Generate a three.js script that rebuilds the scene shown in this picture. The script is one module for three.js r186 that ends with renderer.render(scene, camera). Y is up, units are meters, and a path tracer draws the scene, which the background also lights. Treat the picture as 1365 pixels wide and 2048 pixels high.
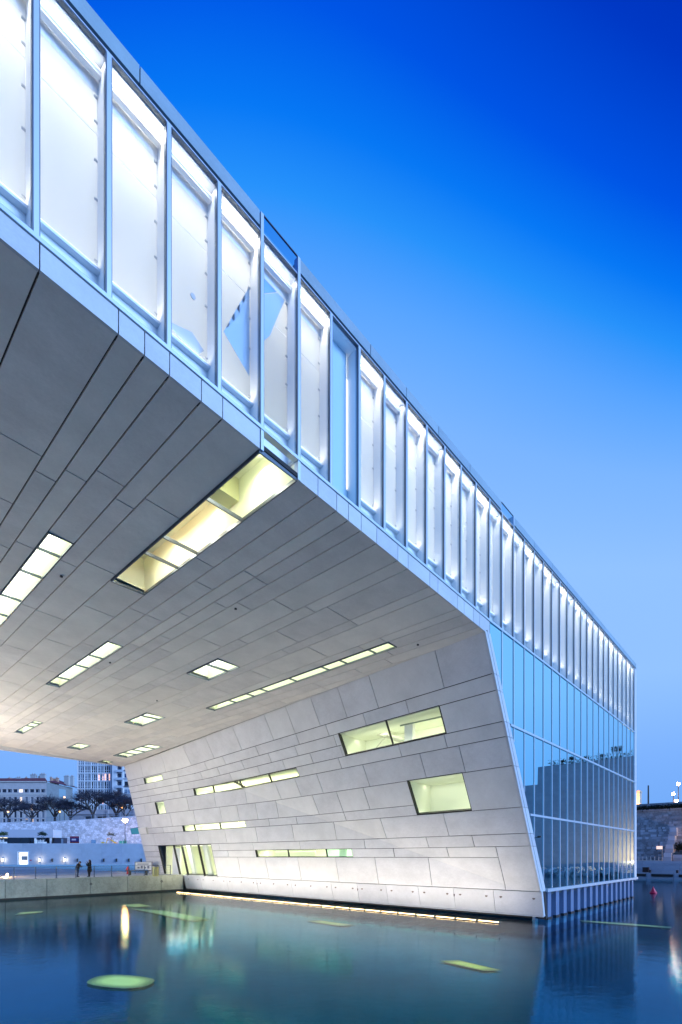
import * as THREE from 'three';
import { mergeGeometries } from 'three/addons/utils/BufferGeometryUtils.js';
import { RectAreaLightUniformsLib } from 'three/addons/lights/RectAreaLightUniformsLib.js';

// ---------------------------------------------------------------- camera, sky, dusk light, exposure
// x runs along the glass facade (plane z = 0), the building lies at z < 0, y = 0 is the water
const scene = new THREE.Scene();
const EYE = new THREE.Vector3(0, 3.8, 10.9);
const YAW = Math.atan2(909.5, 996);
const FWD = new THREE.Vector3(Math.cos(YAW), 0, -Math.sin(YAW)), RGT = new THREE.Vector3(Math.sin(YAW), 0, Math.cos(YAW));
const camera = new THREE.PerspectiveCamera(2 * Math.atan(1024 / 996) * 180 / Math.PI, 682 / 1024, 0.1, 3000);
camera.position.copy(EYE);
camera.lookAt(EYE.clone().add(FWD));
camera.setViewOffset(682, 1024, 0, -344.5, 682, 1024);        // a shift lens, raised
const renderer = new THREE.WebGLRenderer({ antialias: true });
renderer.toneMapping = THREE.LinearToneMapping;
renderer.toneMappingExposure = 2;
renderer.shadowMap.enabled = true;
RectAreaLightUniformsLib.init();

const SKY = [[-10, .15, .39, .92], [0, .15, .39, .92], [10, .21, .455, 1.0], [20, .30, .56, 1.05], [33, .29, .55, 1.06], [43, .20, .465, 1.01], [49, .10, .375, 1.0], [53, .02, .29, .97], [56, .002, .19, .92], [60, 0, .09, .79], [66, 0, .04, .56], [74, 0, .02, .38], [130, 0, .01, .25]];
function skyColor(e) {
  for (let i = 1; i < SKY.length; i++) if (e <= SKY[i][0]) {
    const a = SKY[i - 1], b = SKY[i], t = (e - a[0]) / (b[0] - a[0]);
    return [1, 2, 3].map((k) => a[k] + (b[k] - a[k]) * t);
  }
  return SKY[SKY.length - 1].slice(1);
}
{
  const W = 1024, H = 512, data = new Float32Array(W * H * 4);
  const wave = (a, e) => Math.sin(a * 3.1 + e * 9) * .5 + Math.sin(a * 7.3 - e * 17 + 1.3) * .3 + Math.sin(a * 13 + e * 31) * .2;
  for (let j = 0; j < H; j++) for (let i = 0; i < W; i++) {
    const el = ((j + .5) / H - .5) * Math.PI, ro = ((i + .5) / W - .5) * 2 * Math.PI;
    const x = Math.cos(ro), z = Math.sin(ro), az = Math.atan2(x * RGT.x + z * RGT.z, x * FWD.x + z * FWD.z);
    const e = el * 180 / Math.PI, eff = Math.max(e, 0) * (1 + 0) + Math.min(16, 48 * (1 - Math.cos(az + .15))) * THREE.MathUtils.smoothstep(e, 8, 40);
    const c = skyColor(eff), k = 1 + .02 * wave(az, el) * THREE.MathUtils.smoothstep(25, 0, Math.abs(e - 12));
    data.set([c[0] * k / 2, c[1] * k / 2, c[2] * k / 2, 1], (j * W + i) * 4);
  }
  const t = new THREE.DataTexture(data, W, H, THREE.RGBAFormat, THREE.FloatType);
  t.mapping = THREE.EquirectangularReflectionMapping; t.magFilter = THREE.LinearFilter; t.needsUpdate = true;
  scene.background = t; scene.environment = t;
}
const sun = new THREE.DirectionalLight(new THREE.Color().setRGB(.38, .60, 1), 2.3);   // afterglow, low and very soft, from over the water
sun.position.set(70, 70, 150); sun.target.position.set(20, 8, -10);
sun.castShadow = true; sun.shadow.radius = 70; sun.shadow.mapSize.set(2048, 2048);
Object.assign(sun.shadow.camera, { left: -90, right: 110, top: 90, bottom: -60, near: 1, far: 420 });
scene.add(sun, sun.target);

// ---------------------------------------------------------------- helpers
let seed = 20240611;
const rnd = (a = 1, b) => { seed = (seed + 0x6d2b79f5) | 0; let t = Math.imul(seed ^ (seed >>> 15), 1 | seed); t = (t + Math.imul(t ^ (t >>> 7), 61 | t)) ^ t; const r = ((t ^ (t >>> 14)) >>> 0) / 4294967296; return b === undefined ? r * a : a + r * (b - a); };
const V = (x, y, z) => new THREE.Vector3(x, y, z);
const used = new Map();
const numbered = (n) => { const k = used.get(n) || 0; used.set(n, k + 1); return k ? n + '_' + String(k).padStart(3, '0') : n; };
function tag(o, label, category, group, kind) {
  o.userData = {};
  if (label) o.userData.label = label;
  if (category) o.userData.category = category;
  if (group) o.userData.group = group;
  if (kind) o.userData.kind = kind;
  return o;
}
function thing(name, label, category, p, turn = 0, group) {
  const o = new THREE.Group(); o.name = numbered(name); o.position.copy(p); o.rotation.y = turn;
  scene.add(o); return tag(o, label, category, group);
}
function part(name, geo, m, parent, label) {
  const o = new THREE.Mesh(Array.isArray(geo) ? merge(geo) : geo, m); o.name = name; o.castShadow = o.receiveShadow = true;
  parent.add(o); if (label) o.userData.label = label; return o;
}
function copy(o, p, turn, label, group) {
  const c = o.clone(); c.name = numbered(o.name.replace(/_\d{3}$/, '')); c.userData = { ...o.userData }; scene.add(c);
  if (p) c.position.copy(p); if (turn !== undefined) c.rotation.y = turn; if (label) c.userData.label = label; if (group) c.userData.group = group;
  return c;
}
function structure(name, geo, m, label) { const o = part(numbered(name), geo, m, scene); return tag(o, label, undefined, undefined, 'structure'); }
function plain(g) { const n = g.index ? g.toNonIndexed() : g; for (const k of Object.keys(n.attributes)) if (!['position', 'normal', 'uv'].includes(k)) n.deleteAttribute(k); return n; }
const merge = (list) => list.length === 1 ? list[0] : mergeGeometries(list.map(plain));
// uv in metres from the position, by the way each face points
function metric(g, s = 1) {
  g = plain(g); const p = g.attributes.position, uv = new Float32Array(p.count * 2), a = V(), b = V(), c = V();
  for (let i = 0; i < p.count; i += 3) {
    a.fromBufferAttribute(p, i); b.fromBufferAttribute(p, i + 1); c.fromBufferAttribute(p, i + 2);
    const n = b.clone().sub(a).cross(c.clone().sub(a)), ax = Math.abs(n.x), ay = Math.abs(n.y), az = Math.abs(n.z);
    [a, b, c].forEach((q, k) => { const [u, v] = ay >= ax && ay >= az ? [q.x, q.z] : ax >= az ? [q.z, q.y] : [q.x, q.y]; uv[(i + k) * 2] = u * s; uv[(i + k) * 2 + 1] = v * s; });
  }
  g.setAttribute('uv', new THREE.BufferAttribute(uv, 2)); return g;
}
const B = (x0, x1, y0, y1, z0, z1) => metric(new THREE.BoxGeometry(Math.abs(x1 - x0), Math.abs(y1 - y0), Math.abs(z1 - z0)).translate((x0 + x1) / 2, (y0 + y1) / 2, (z0 + z1) / 2));
const cyl = (r0, r1, h, x, y, z, n = 12) => new THREE.CylinderGeometry(r1, r0, h, n).translate(x, y + h / 2, z);
function rod(a, b, r0, r1 = r0, n = 6) {
  const d = b.clone().sub(a), l = d.length(), g = new THREE.CylinderGeometry(r1, r0, l, n, 1);
  g.translate(0, l / 2, 0); g.applyQuaternion(new THREE.Quaternion().setFromUnitVectors(V(0, 1, 0), d.normalize())); return g.translate(a.x, a.y, a.z);
}
// rectangles [a0, a1, b0, b1] less rectangular holes; clipping of convex polygons by p*a + q*b <= r
function carve(rects, holes) {
  for (const h of holes) {
    const next = [];
    for (const r of rects) {
      if (h[0] >= r[1] - 1e-4 || h[1] <= r[0] + 1e-4 || h[2] >= r[3] - 1e-4 || h[3] <= r[2] + 1e-4) { next.push(r); continue; }
      const m0 = Math.max(r[0], h[0]), m1 = Math.min(r[1], h[1]);
      if (m0 > r[0]) next.push([r[0], m0, r[2], r[3]]);
      if (m1 < r[1]) next.push([m1, r[1], r[2], r[3]]);
      if (h[2] > r[2]) next.push([m0, m1, r[2], h[2]]);
      if (h[3] < r[3]) next.push([m0, m1, h[3], r[3]]);
    }
    rects = next;
  }
  return rects.filter((r) => r[1] - r[0] > .02 && r[3] - r[2] > .02);
}
const poly = (r) => [[r[0], r[2]], [r[1], r[2]], [r[1], r[3]], [r[0], r[3]]];
function clip(P, p, q, r) {
  const out = [];
  for (let i = 0; i < P.length; i++) {
    const A = P[i], C = P[(i + 1) % P.length], da = p * A[0] + q * A[1] - r, dc = p * C[0] + q * C[1] - r;
    if (da <= 0) out.push(A);
    if ((da < 0 && dc > 0) || (da > 0 && dc < 0)) { const t = da / (da - dc); out.push([A[0] + (C[0] - A[0]) * t, A[1] + (C[1] - A[1]) * t]); }
  }
  return out;
}
const area = (P) => Math.abs(P.reduce((s, a, i) => { const b = P[(i + 1) % P.length]; return s + a[0] * b[1] - a[1] * b[0]; }, 0)) / 2;
// a plate of the polygon, its face on map(p) looking along n, its thickness behind
function plate(P, map, n, th, lift = 0) {
  const f = P.map((p) => map(p).addScaledVector(n, lift)), k = f.map((p) => p.clone().addScaledVector(n, -th)), pos = [], uv = [], N = P.length;
  const tri = (a, b, c, out) => { const w = b.clone().sub(a).cross(c.clone().sub(a)).dot(out) < 0; for (const q of w ? [a, c, b] : [a, b, c]) pos.push(q.x, q.y, q.z); };
  const m = f.reduce((s, p) => s.add(p), V()).multiplyScalar(1 / N);
  for (let i = 1; i < N - 1; i++) { tri(f[0], f[i], f[i + 1], n); if (th) tri(k[0], k[i], k[i + 1], n.clone().negate()); }
  for (let i = 0; th && i < N; i++) { const j = (i + 1) % N, o = f[i].clone().add(f[j]).multiplyScalar(.5).sub(m); tri(f[i], f[j], k[j], o); tri(f[i], k[j], k[i], o); }
  const g = new THREE.BufferGeometry();
  g.setAttribute('position', new THREE.Float32BufferAttribute(pos, 3)); g.setAttribute('uv', new THREE.Float32BufferAttribute(new Float32Array(pos.length / 3 * 2), 2));
  g.computeVertexNormals(); return metric(g);
}

// ---------------------------------------------------------------- textures and materials
function noiseGrid(n, cells, s) {                                // tiling value noise
  let q = s; const r = () => { q = (q * 1664525 + 1013904223) >>> 0; return q / 4294967296; };
  const g = Array.from({ length: cells * cells }, r), out = new Float32Array(n * n), f = (t) => t * t * (3 - 2 * t);
  for (let y = 0; y < n; y++) for (let x = 0; x < n; x++) {
    const u = x / n * cells, v = y / n * cells, i = Math.floor(u), j = Math.floor(v), a = f(u - i), b = f(v - j), k = (p, w) => g[((w + cells) % cells) * cells + (p + cells) % cells];
    out[y * n + x] = (k(i, j) * (1 - a) + k(i + 1, j) * a) * (1 - b) + (k(i, j + 1) * (1 - a) + k(i + 1, j + 1) * a) * b;
  }
  return out;
}
const mixNoise = (n, layers) => { const o = new Float32Array(n * n); layers.forEach(([c, w], i) => noiseGrid(n, c, 77 + i * 913 + c).forEach((v, k) => { o[k] += w * (v - .5); })); return o; };
function texture(n, fn, srgb = true, repeat = [1, 1]) {
  const d = new Uint8Array(n * n * 4);
  for (let y = 0; y < n; y++) for (let x = 0; x < n; x++) { const c = fn(x, y); for (let k = 0; k < 3; k++) d[(y * n + x) * 4 + k] = Math.max(0, Math.min(255, Math.round(c[k] * 255))); d[(y * n + x) * 4 + 3] = 255; }
  const t = new THREE.DataTexture(d, n, n); t.wrapS = t.wrapT = THREE.RepeatWrapping; t.magFilter = THREE.LinearFilter; t.repeat.set(...repeat);
  if (srgb) t.colorSpace = THREE.SRGBColorSpace; t.needsUpdate = true; return t;
}
const std = (r, g, b, rough = .6, metal = 0, extra = {}) => { const { map, ...rest } = extra; const m = new THREE.MeshStandardMaterial({ roughness: rough, metalness: metal, ...rest }); m.color.setRGB(r, g, b); if (map) m.map = map; return m; };
const emit = (r, g, b, k) => { const m = new THREE.MeshStandardMaterial({ roughness: .6 }); m.color.setRGB(.8, .8, .8); m.emissive.setRGB(r, g, b); m.emissiveIntensity = k / 2; return m; };
const glass = (r, g, b, ior = 1.5, rough = 0, extra = {}) => { const m = new THREE.MeshPhysicalMaterial({ transmission: 1, thickness: 0, ior, roughness: rough, ...extra }); m.color.setRGB(r, g, b); return m; };

const cloud = mixNoise(512, [[5, .5], [11, .3], [29, .22], [97, .2], [256, .22]]);
const cloud2 = mixNoise(512, [[4, .45], [9, .4], [23, .2], [61, .2], [200, .3]]);
const cloudTex = texture(512, (x, y) => { const v = .95 + .09 * cloud[y * 512 + x]; return [v, v * .998, v * .995]; }, true, [1 / 5.3, 1 / 5.3]);
const cloudTex2 = texture(512, (x, y) => { const v = .95 + .12 * cloud2[y * 512 + x]; return [v, v, v * 1.004]; }, true, [1 / 7.1, 1 / 4.3]);
const poreTex = texture(512, (x, y) => { const v = .5 + .8 * cloud[y * 512 + x]; return [v, v, v]; }, false, [1 / 1.7, 1 / 1.7]);
const concreteSet = (r, g, b, rough = .72) => [1, .925, 1.045, .965].map((k, i) => std(r * k, g * k, b * k * (i % 2 ? 1.01 : 1), rough, 0, { map: i % 2 ? cloudTex2 : cloudTex, bumpMap: poreTex, bumpScale: .0015 }));
const M = {
  plateBlue: std(.42, .54, .66, .7), plateBlue2: std(.22, .42, .62, .7),
  clipGrey: std(.5, .52, .54, .5),
  soffit: concreteSet(.69, .64, .585), wall: concreteSet(.65, .64, .635), fascia: concreteSet(.57, .57, .58, .5), parapet: concreteSet(.30, .40, .46, .8),
  joint: std(.03, .027, .026, .9), dark: std(.02, .02, .022, .5), black: std(.008, .008, .01, .4),
  alu: std(.52, .58, .64, .35, .35), aluDark: std(.10, .12, .15, .35, .4), white: std(.82, .82, .81, .55), cream: std(.80, .78, .70, .6),
  clear: glass(.96, .985, .99, 1.5), clearGreen: glass(.93, .98, .92, 1.5), parapetGlass: glass(.55, .8, .95, 1.6),
  mirror: std(.54, .95, 1, .004, 1),
  frosted: glass(.86, .86, .85, 1.35, .95), blind: std(.50, .66, .74, .7),
  grey: std(.32, .33, .35, .6), steel: std(.42, .44, .47, .3, .8), base: concreteSet(.58, .58, .60),
};

// ---------------------------------------------------------------- water, mirror sheet just under it
{
  const rip = mixNoise(512, [[9, .5], [21, .45], [47, .35], [101, .2]]);
  const ripTex = texture(512, (x, y) => { const v = .5 + .6 * rip[y * 512 + x]; return [v, v, v]; }, false, [1 / 5, 1 / 5]);
  const wm = glass(.48, .90, .91, 1.07, .08, { bumpMap: ripTex, bumpScale: .006 });
  const g = new THREE.PlaneGeometry(2400, 2400).rotateX(-Math.PI / 2);
  const o = structure('water', metric(g), wm, 'calm dark teal harbour water under the building'); o.castShadow = false;
  const bedTex = texture(512, (x, y) => { const v = .88 + .12 * cloud2[y * 512 + x]; return [v * .95, v, v]; }, true, [1 / 9, 1 / 9]);
  const bed = new THREE.MeshPhysicalMaterial({ metalness: 1, roughness: .085, map: bedTex, bumpMap: ripTex, bumpScale: .006 });   // blue green mirror sheet, added to carry the water's coloured reflections
  bed.color.setRGB(.03, .29, .42); bed.specularColor.setRGB(.05, .46, .62);
  structure('mirror_bed', metric(new THREE.PlaneGeometry(2400, 2400).rotateX(-Math.PI / 2).translate(0, -.45, 0)), bed, 'blue green mirror sheet added under the water for its reflections');
}

// ---------------------------------------------------------------- the museum building
const SOF = (x) => 15.37 - .04 * x, T1 = (x) => x < 22.4 ? 15.92 - .034 * x : 15.16;
const XA = (z, y) => 22.05 + .549 * (14.5 - y) - .0996 * z, XB = (y) => 29.586 - .24 * y;
const WALLX = (z, y) => Math.min(XA(z, y), XB(y));
const NA = V(-1, -.549, -.0996).normalize(), NB = V(-1, -.24, 0).normalize(), NS = V(-.04, -1, 0).normalize();
const DEEP = -47.6, LEFT = -8, RIGHT = 52.4, GAP = .021;
const hall = thing('museum_building', 'long white concrete and glass building cantilevered over the basin, upper floor lit', 'building', V(0, 0, 0));

// --- skylights in the soffit: [x0, x1, z0, z1, dividers, tubes]
const SKYL = [
  [8.66, 10.03, -9.63, -.06, [-2.73, -5.46, -6.83], 1], [5.97, 6.76, -19.3, -8.4, [-9.66, -11.75, -14.49, -16.58]], [10.91, 11.66, -24.8, -15.4, [-17.94, -20, -22.93]],
  [15.75, 17.2, -15.9, -12.7, [-13.86]], [20.11, 20.8, -20.7, -4.25, [-5.55, -7.61, -9.01, -11.75, -14.54, -15.98, -18.01]], [17.9, 19.37, -29.1, -25.3, [-26.32]],
  [13.1, 13.74, -40.3, -34.85, [-35.67, -37.1]], [18.2, 19.4, -42.6, -39.8, []], [22.6, 24, -42.2, -34.4, [-35.95, -38.04, -40.02]], [22.95, 24, -47.2, -45.6, []],
];
const SKYH = SKYL.map((s) => [s[0], s[1], s[2], s[3]]);
const sofMap = ([x, z]) => V(x, SOF(x), z);
const ROWS = [
  [-8, -5.2], [-5.2, -2.4], [-2.4, .3], [.3, 1.75], [1.75, 3.21, -4.25, -9.1],
  [3.21, 4.74, -4.94, -7.76], [4.74, 5.33, -5.66, -10.52], [5.33, 5.94, -4.94, -9.84], [5.94, 6.79, -4.25], [6.79, 7.41, -4.95, -9.79, -14.68, -19.6], [7.41, 8.62, -4.23, -9.11, -14.76, -20.12],
  [8.62, 10.05, -9.68, -12.58, -17.61, -22.23], [10.05, 10.87, -5.65, -11.21, -16.63], [10.87, 11.72, -7.02, -11.19], [11.72, 12.29, -4.93, -9.81, -14.7, -19.47], [12.29, 12.94, -4.96, -7.79, -12.6],
  [12.94, 13.79, -7.06, -14.03, -20.2], [13.79, 15.05, -5.65, -11.28, -16.66, -21.25], [15.05, 15.71, -5, -9.9, -14.7, -19.46], [15.71, 17.23, -4.29, -7.74], [17.23, 17.85, -4.28, -9.1],
  [17.85, 19.45, -7.78, -12.6], [19.45, 20.04, -4.28, -5.69, -11.35], [20.04, 20.9, -4.2, -20.75], [20.9, 21.52, -4.92, -9.81, -14.7], [21.52, 22.35, -5.59, -7.74, -11.15, -16.77],
  [22.35, 23.05, -11.17, -15.29], [23.05, 24.05, -18.81], [24.05, 25.2, -24.9], [25.2, 26.6, -33],
];
const sofClip = (P) => clip(P, 1, .0774, 22.12);                    // ends where the inclined wall meets the soffit
{
  const S = part('soffit', carve([[LEFT, 27, DEEP, 0]], SKYH).map((r) => sofClip(poly(r))).filter((P) => P.length > 2).map((P) => plate(P, sofMap, NS, .12, -.07)), M.joint, hall, 'underside clad in large grey concrete panels');
  const spots = [];
  for (const [x0, x1, ...zs] of ROWS) {
    let z = zs.length ? zs[zs.length - 1] : -rnd(2, 5);
    if (!zs.length) zs.push(z);
    while (z > DEEP + 6) { z -= [4.2, 4.87, 5.57, 4.87][Math.floor(rnd(4))]; if (z > DEEP + 1) zs.push(z); }
    const cuts = [0, ...zs, DEEP];
    for (let i = 0; i + 1 < cuts.length; i++) {
      const r = [x0 + GAP, x1 - GAP, cuts[i + 1] + GAP * 1.1, cuts[i] - (i ? GAP * 1.1 : 0)];
      const polys = carve([r], SKYH.map((h) => [h[0] - .05, h[1] + .05, h[2] - .05, h[3] + .05])).map((q) => sofClip(poly(q))).filter((P) => P.length > 2 && area(P) > .03);
      if (polys.length) part('soffit_panel', polys.map((P) => plate(P, sofMap, NS, .055)), M.soffit[Math.floor(rnd(4))], S);
    }
  }
  for (const [x, z] of [[7.2, -10.9], [13.2, -7.5], [21.2, -3.2], [12.1, -18], [17, -22]]) part('ceiling_sensor', new THREE.CylinderGeometry(.05, .06, .05, 12).translate(x, SOF(x) - .025, z), M.dark, S);
}
const glow = { sky: emit(.98, 1.0, .84, 3.2), warm: emit(1, .95, .68, 1.0) };
function rectLight(w, h, at, look, rgb, k) {
  const l = new THREE.RectAreaLight(new THREE.Color().setRGB(...rgb), k / 2, w, h); l.position.copy(at); l.lookAt(look); scene.add(l); l.name = 'lamp_light'; return l;
}
SKYL.forEach(([x0, x1, z0, z1, div, big], i) => {
  const y = (x0 + x1) / 2, yb = SOF(x0) - .004, fr = [], w = .022, h = big ? 1.5 : .7, top = SOF(x1) + h;
  const bar = (a, b, c, d) => B(a, b, SOF(x1) - .01, yb + .05, c, d);
  fr.push(bar(x0 - .03, x0 + .01, z0 - .03, z1 + .03), bar(x1 - .01, x1 + .03, z0 - .03, z1 + .03), bar(x0 + .01, x1 - .01, z0 - .03, z0 + .01), bar(x0 + .01, x1 - .01, z1 - .01, z1 + .03));
  const S = part('skylight', fr, M.aluDark, hall, 'glazed opening in the soffit, lit from inside');
  for (const d of div) part('glazing_bar', B(x0 + .02, x1 - .02, SOF(x1) - .01, yb + .06, d - w, d + w), M.aluDark, S);
  const e = [z1 - .02, ...div, z0 + .02];
  for (let k = 0; k + 1 < e.length; k++) part('glass_pane', plate(poly([x0 + .02, x1 - .02, e[k + 1] + (k + 2 < e.length ? w : 0), e[k] - (k ? w : 0)]), sofMap, NS, .0, -.035), M.clearGreen, S);
  const t = .05;
  part('light_well', [B(x0 - t, x0, yb + .06, top, z0 - t, big ? -.6 : z1), B(x1, x1 + t, yb + .06, top, z0 - t, big ? -.6 : z1), ...(big ? [B(x0 - t, x0, yb + .06, 15.5, -.599, z1), B(x1, x1 + t, yb + .06, 15.5, -.599, z1)] : []), B(x0, x1, yb + .06, top, z0 - t, z0), ...(big ? [] : [B(x0, x1, yb + .06, top, z1, z1 + t)])], std(.78, .80, .62, .7), S);
  part('lamp_panel', B(x0 - t, x1 + t, top, top + t, z0 - t, big ? -.6 : z1 + t), big ? std(.8, .8, .62, .7) : glow.sky, S);
  if (big) {
    part('partition', [B(x0, x1, top - .75, top, -3.5, -2.9), B(x0, x0 + .35, top - .75, top, -6.2, -5.9), B(x0, x0 + .35, top - .75, top, -7.8, -7.5)], std(.62, .62, .36, .7), S);
    part('lining', B(x0 + .001, x0 + .03, yb + .1, top, z0 + .8, -3.6), std(.85, .42, .2, .7), S);
    for (const [a, b] of [[-2.4, -.8], [-4.9, -3.8], [-5.8, -5.05], [-7.4, -6.3], [-8.4, -7.9]]) {
      part('lamp_tube', B(x0 + .4, x0 + .52, top - .62, top - .54, a, b), emit(1, .98, .9, 6), S);
      rectLight(.3, b - a, V(x0 + .46, top - .64, (a + b) / 2), V(x0 + .75, yb, (a + b) / 2), [1, .96, .78], 40);
    }
  } else rectLight(x1 - x0 - .1, z1 - z0 - .1, V(y, top - .02, (z0 + z1) / 2), V(y, yb - 3, (z0 + z1) / 2 - .001), [.95, 1, .78], 1.1);
});

// --- inclined wall, folded along a crease: above it plane A, below it plane B
const WIN = [
  [-11.8, -3.55, 10.7, 12.05, [-7.52]], [-7.22, -3.15, 6.53, 8.57, []], [-33.98, -17.45, 9.97, 10.6, [-30.55, -25.95, -21.3]], [-43.62, -39.52, 12.04, 12.64, []],
  [-42.32, -40.34, 8.57, 9.86, []], [-37.56, -26.57, 6.49, 7.09, [-35.32, -30.68]], [-25.86, -14.07, 3.75, 4.38, [-21.43, -16.84]],
];
const DOOR = [-43.8, -32.87, 1.72, 5.05];
const WROWS = [
  [1.75, 3.74, -28.78, -24.64, -20.29, -15.92, -11.95, -7.35, -2.16], [3.74, 4.38, -30.2, -10.14, -5.66, -2.16], [4.38, 5.08, -44.6, -31.5, -26.06, -19.74, -12.71, -7.05, -3.58],
  [5.08, 6.47, -44.3, -39.6, -34.95, -30.06, -25.22, -20.31, -15.46, -10.53, -5.21], [6.47, 7.1, -45.6, -41.8, -23.15, -19.6, -13.97, -7.2], [7.1, 8.56, -44.2, -39.59, -34.82, -30.11, -27.34, -24.59, -21.76, -16.78, -13.97, -11.19, -7.2],
  [8.56, 9.95, -44.9, -35.54, -30.63, -25.71, -20.86, -18.13, -15.4, -10.51, -5.68, -2.92], [9.95, 10.65, -43.1, -39.4, -36.25, -12.58, -7.06, -3.68], [10.65, 11.35, -44.6, -41.83, -36.57, -26.94, -22.34, -18.76, -15.3, -12.05, -3.5],
  [11.35, 12.04, -45.2, -41.4, -36.57, -32, -28.6, -24.3, -20.2, -16.68, -12.3, -3.5], [12.04, 12.76, -45.4, -39.4, -36.26, -30.42, -26.93, -21.48, -16.05, -12.7, -9.1, -5.62], [12.76, 15, -43.59, -38.54, -33.05, -28.36, -23.55, -18.83, -16.08, -13.23, -10.51, -7.73, -2.92],
];
const wallMap = ([z, y]) => V(WALLX(z, y), y, z), CRE = (P, above) => clip(P, above ? -.322 : .322, above ? -1 : 1, above ? -1.39 : 1.39);
const wallTop = (P) => clip(P, .0037, 1, 14.498);                    // meets the soffit
function wallPlates(rects, th, lift) {
  const out = [];
  for (const r of rects) for (const above of [true, false]) { const P = CRE(wallTop(poly(r)), above); if (P.length > 2 && area(P) > .004) out.push(plate(P, wallMap, above ? NA : NB, th, lift)); }
  return out;
}
const WH = [...WIN.map((w) => w.slice(0, 4)), DOOR];
{
  const S = part('inclined_wall', wallPlates(carve([[DEEP, 0, 1.75, 15]], WH), .2, -.06), M.joint, hall, 'leaning end wall of pale concrete panels');
  for (const [y0, y1, ...zs] of WROWS) {
    const cuts = [DEEP, ...zs.slice().sort((a, b) => a - b), 0];
    for (let i = 0; i + 1 < cuts.length; i++) {
      let top = y1, a = cuts[i], b = cuts[i + 1];
      if (a === -2.16) { if (y0 === 3.74) continue; if (y0 === 1.75) top = 4.38; }
      if (a === -7.2) { if (y0 === 7.1) continue; if (y0 === 6.47) top = 8.56; }
      if (a === -3.5) { if (y0 === 11.35) continue; if (y0 === 10.65) top = 12.04; }
      if (a === -36.57 && b === -26.94) b = -26.94;
      const rects = carve([[a + GAP, b - (b === 0 ? 0 : GAP), y0 + GAP * .9, top - GAP * .9]], WH.map((h) => [h[0] - .03, h[1] + .03, h[2] - .03, h[3] + .03]));
      const groups = [];                                             // a panel cut through by a window is two panels
      for (const r of rects) { const hit = groups.filter((G) => G.some((q) => q[0] < r[1] + .01 && q[1] > r[0] - .01 && q[2] < r[3] + .01 && q[3] > r[2] - .01)); const G = hit.flat().concat([r]); hit.forEach((h) => groups.splice(groups.indexOf(h), 1)); groups.push(G); }
      for (const G of groups) { const g = wallPlates(G, .05, 0); if (g.length) part('wall_panel', g, M.wall[Math.floor(rnd(4))], S); }
    }
  }
  // concrete base along the water
  const bj = [0, -2.97, -5.75, -8.51, -11.31, -14.11, -16.88, -21.71, -26.56, -31.41, -36.24, -39.6], bm = ([z, y]) => V(29.6 - .24 * y, y, z);
  const Bs = part('wall_base', [plate(poly([-39.7, 0, .0, 1.74]), bm, NB, .3, -.35)], M.dark, hall, 'low concrete base of the leaning wall at the waterline');
  part('ledge', [plate(poly([-39.6, 0, .24, .31]), bm, NB, .3, .03)], M.base[1], Bs);
  for (let i = 0; i + 1 < bj.length; i++) {
    const z0 = bj[i + 1] + .012, z1 = bj[i] - (i ? .012 : 0);
    const p = part('base_panel', plate(poly([z0, z1, .32, 1.725]), bm, NB, .25), M.base[Math.floor(rnd(4))], Bs);
    const n = i > 5 ? [.5, 2.4, 4.3] : [.48, z1 - z0 - .45];
    for (const d of n) { const g = new THREE.CylinderGeometry(.085, .085, .012, 16).rotateZ(Math.PI / 2 - .235), c = bm([z1 - d, 1.34]); part('anchor_plate', g.translate(c.x - .003, c.y, c.z), std(.22, .17, .15, .6), p); }
    if (i % 3 === 1) { const c = bm([z0, 1.3]); part('rust_stain', new THREE.CylinderGeometry(.035, .05, .014, 8).rotateZ(Math.PI / 2 - .235).scale(1, 3.2, 1).translate(c.x - .004, c.y * 3.2 - c.y * 3.2 + c.y, c.z), std(.09, .06, .05, .8), p); }
  }
}
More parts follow.
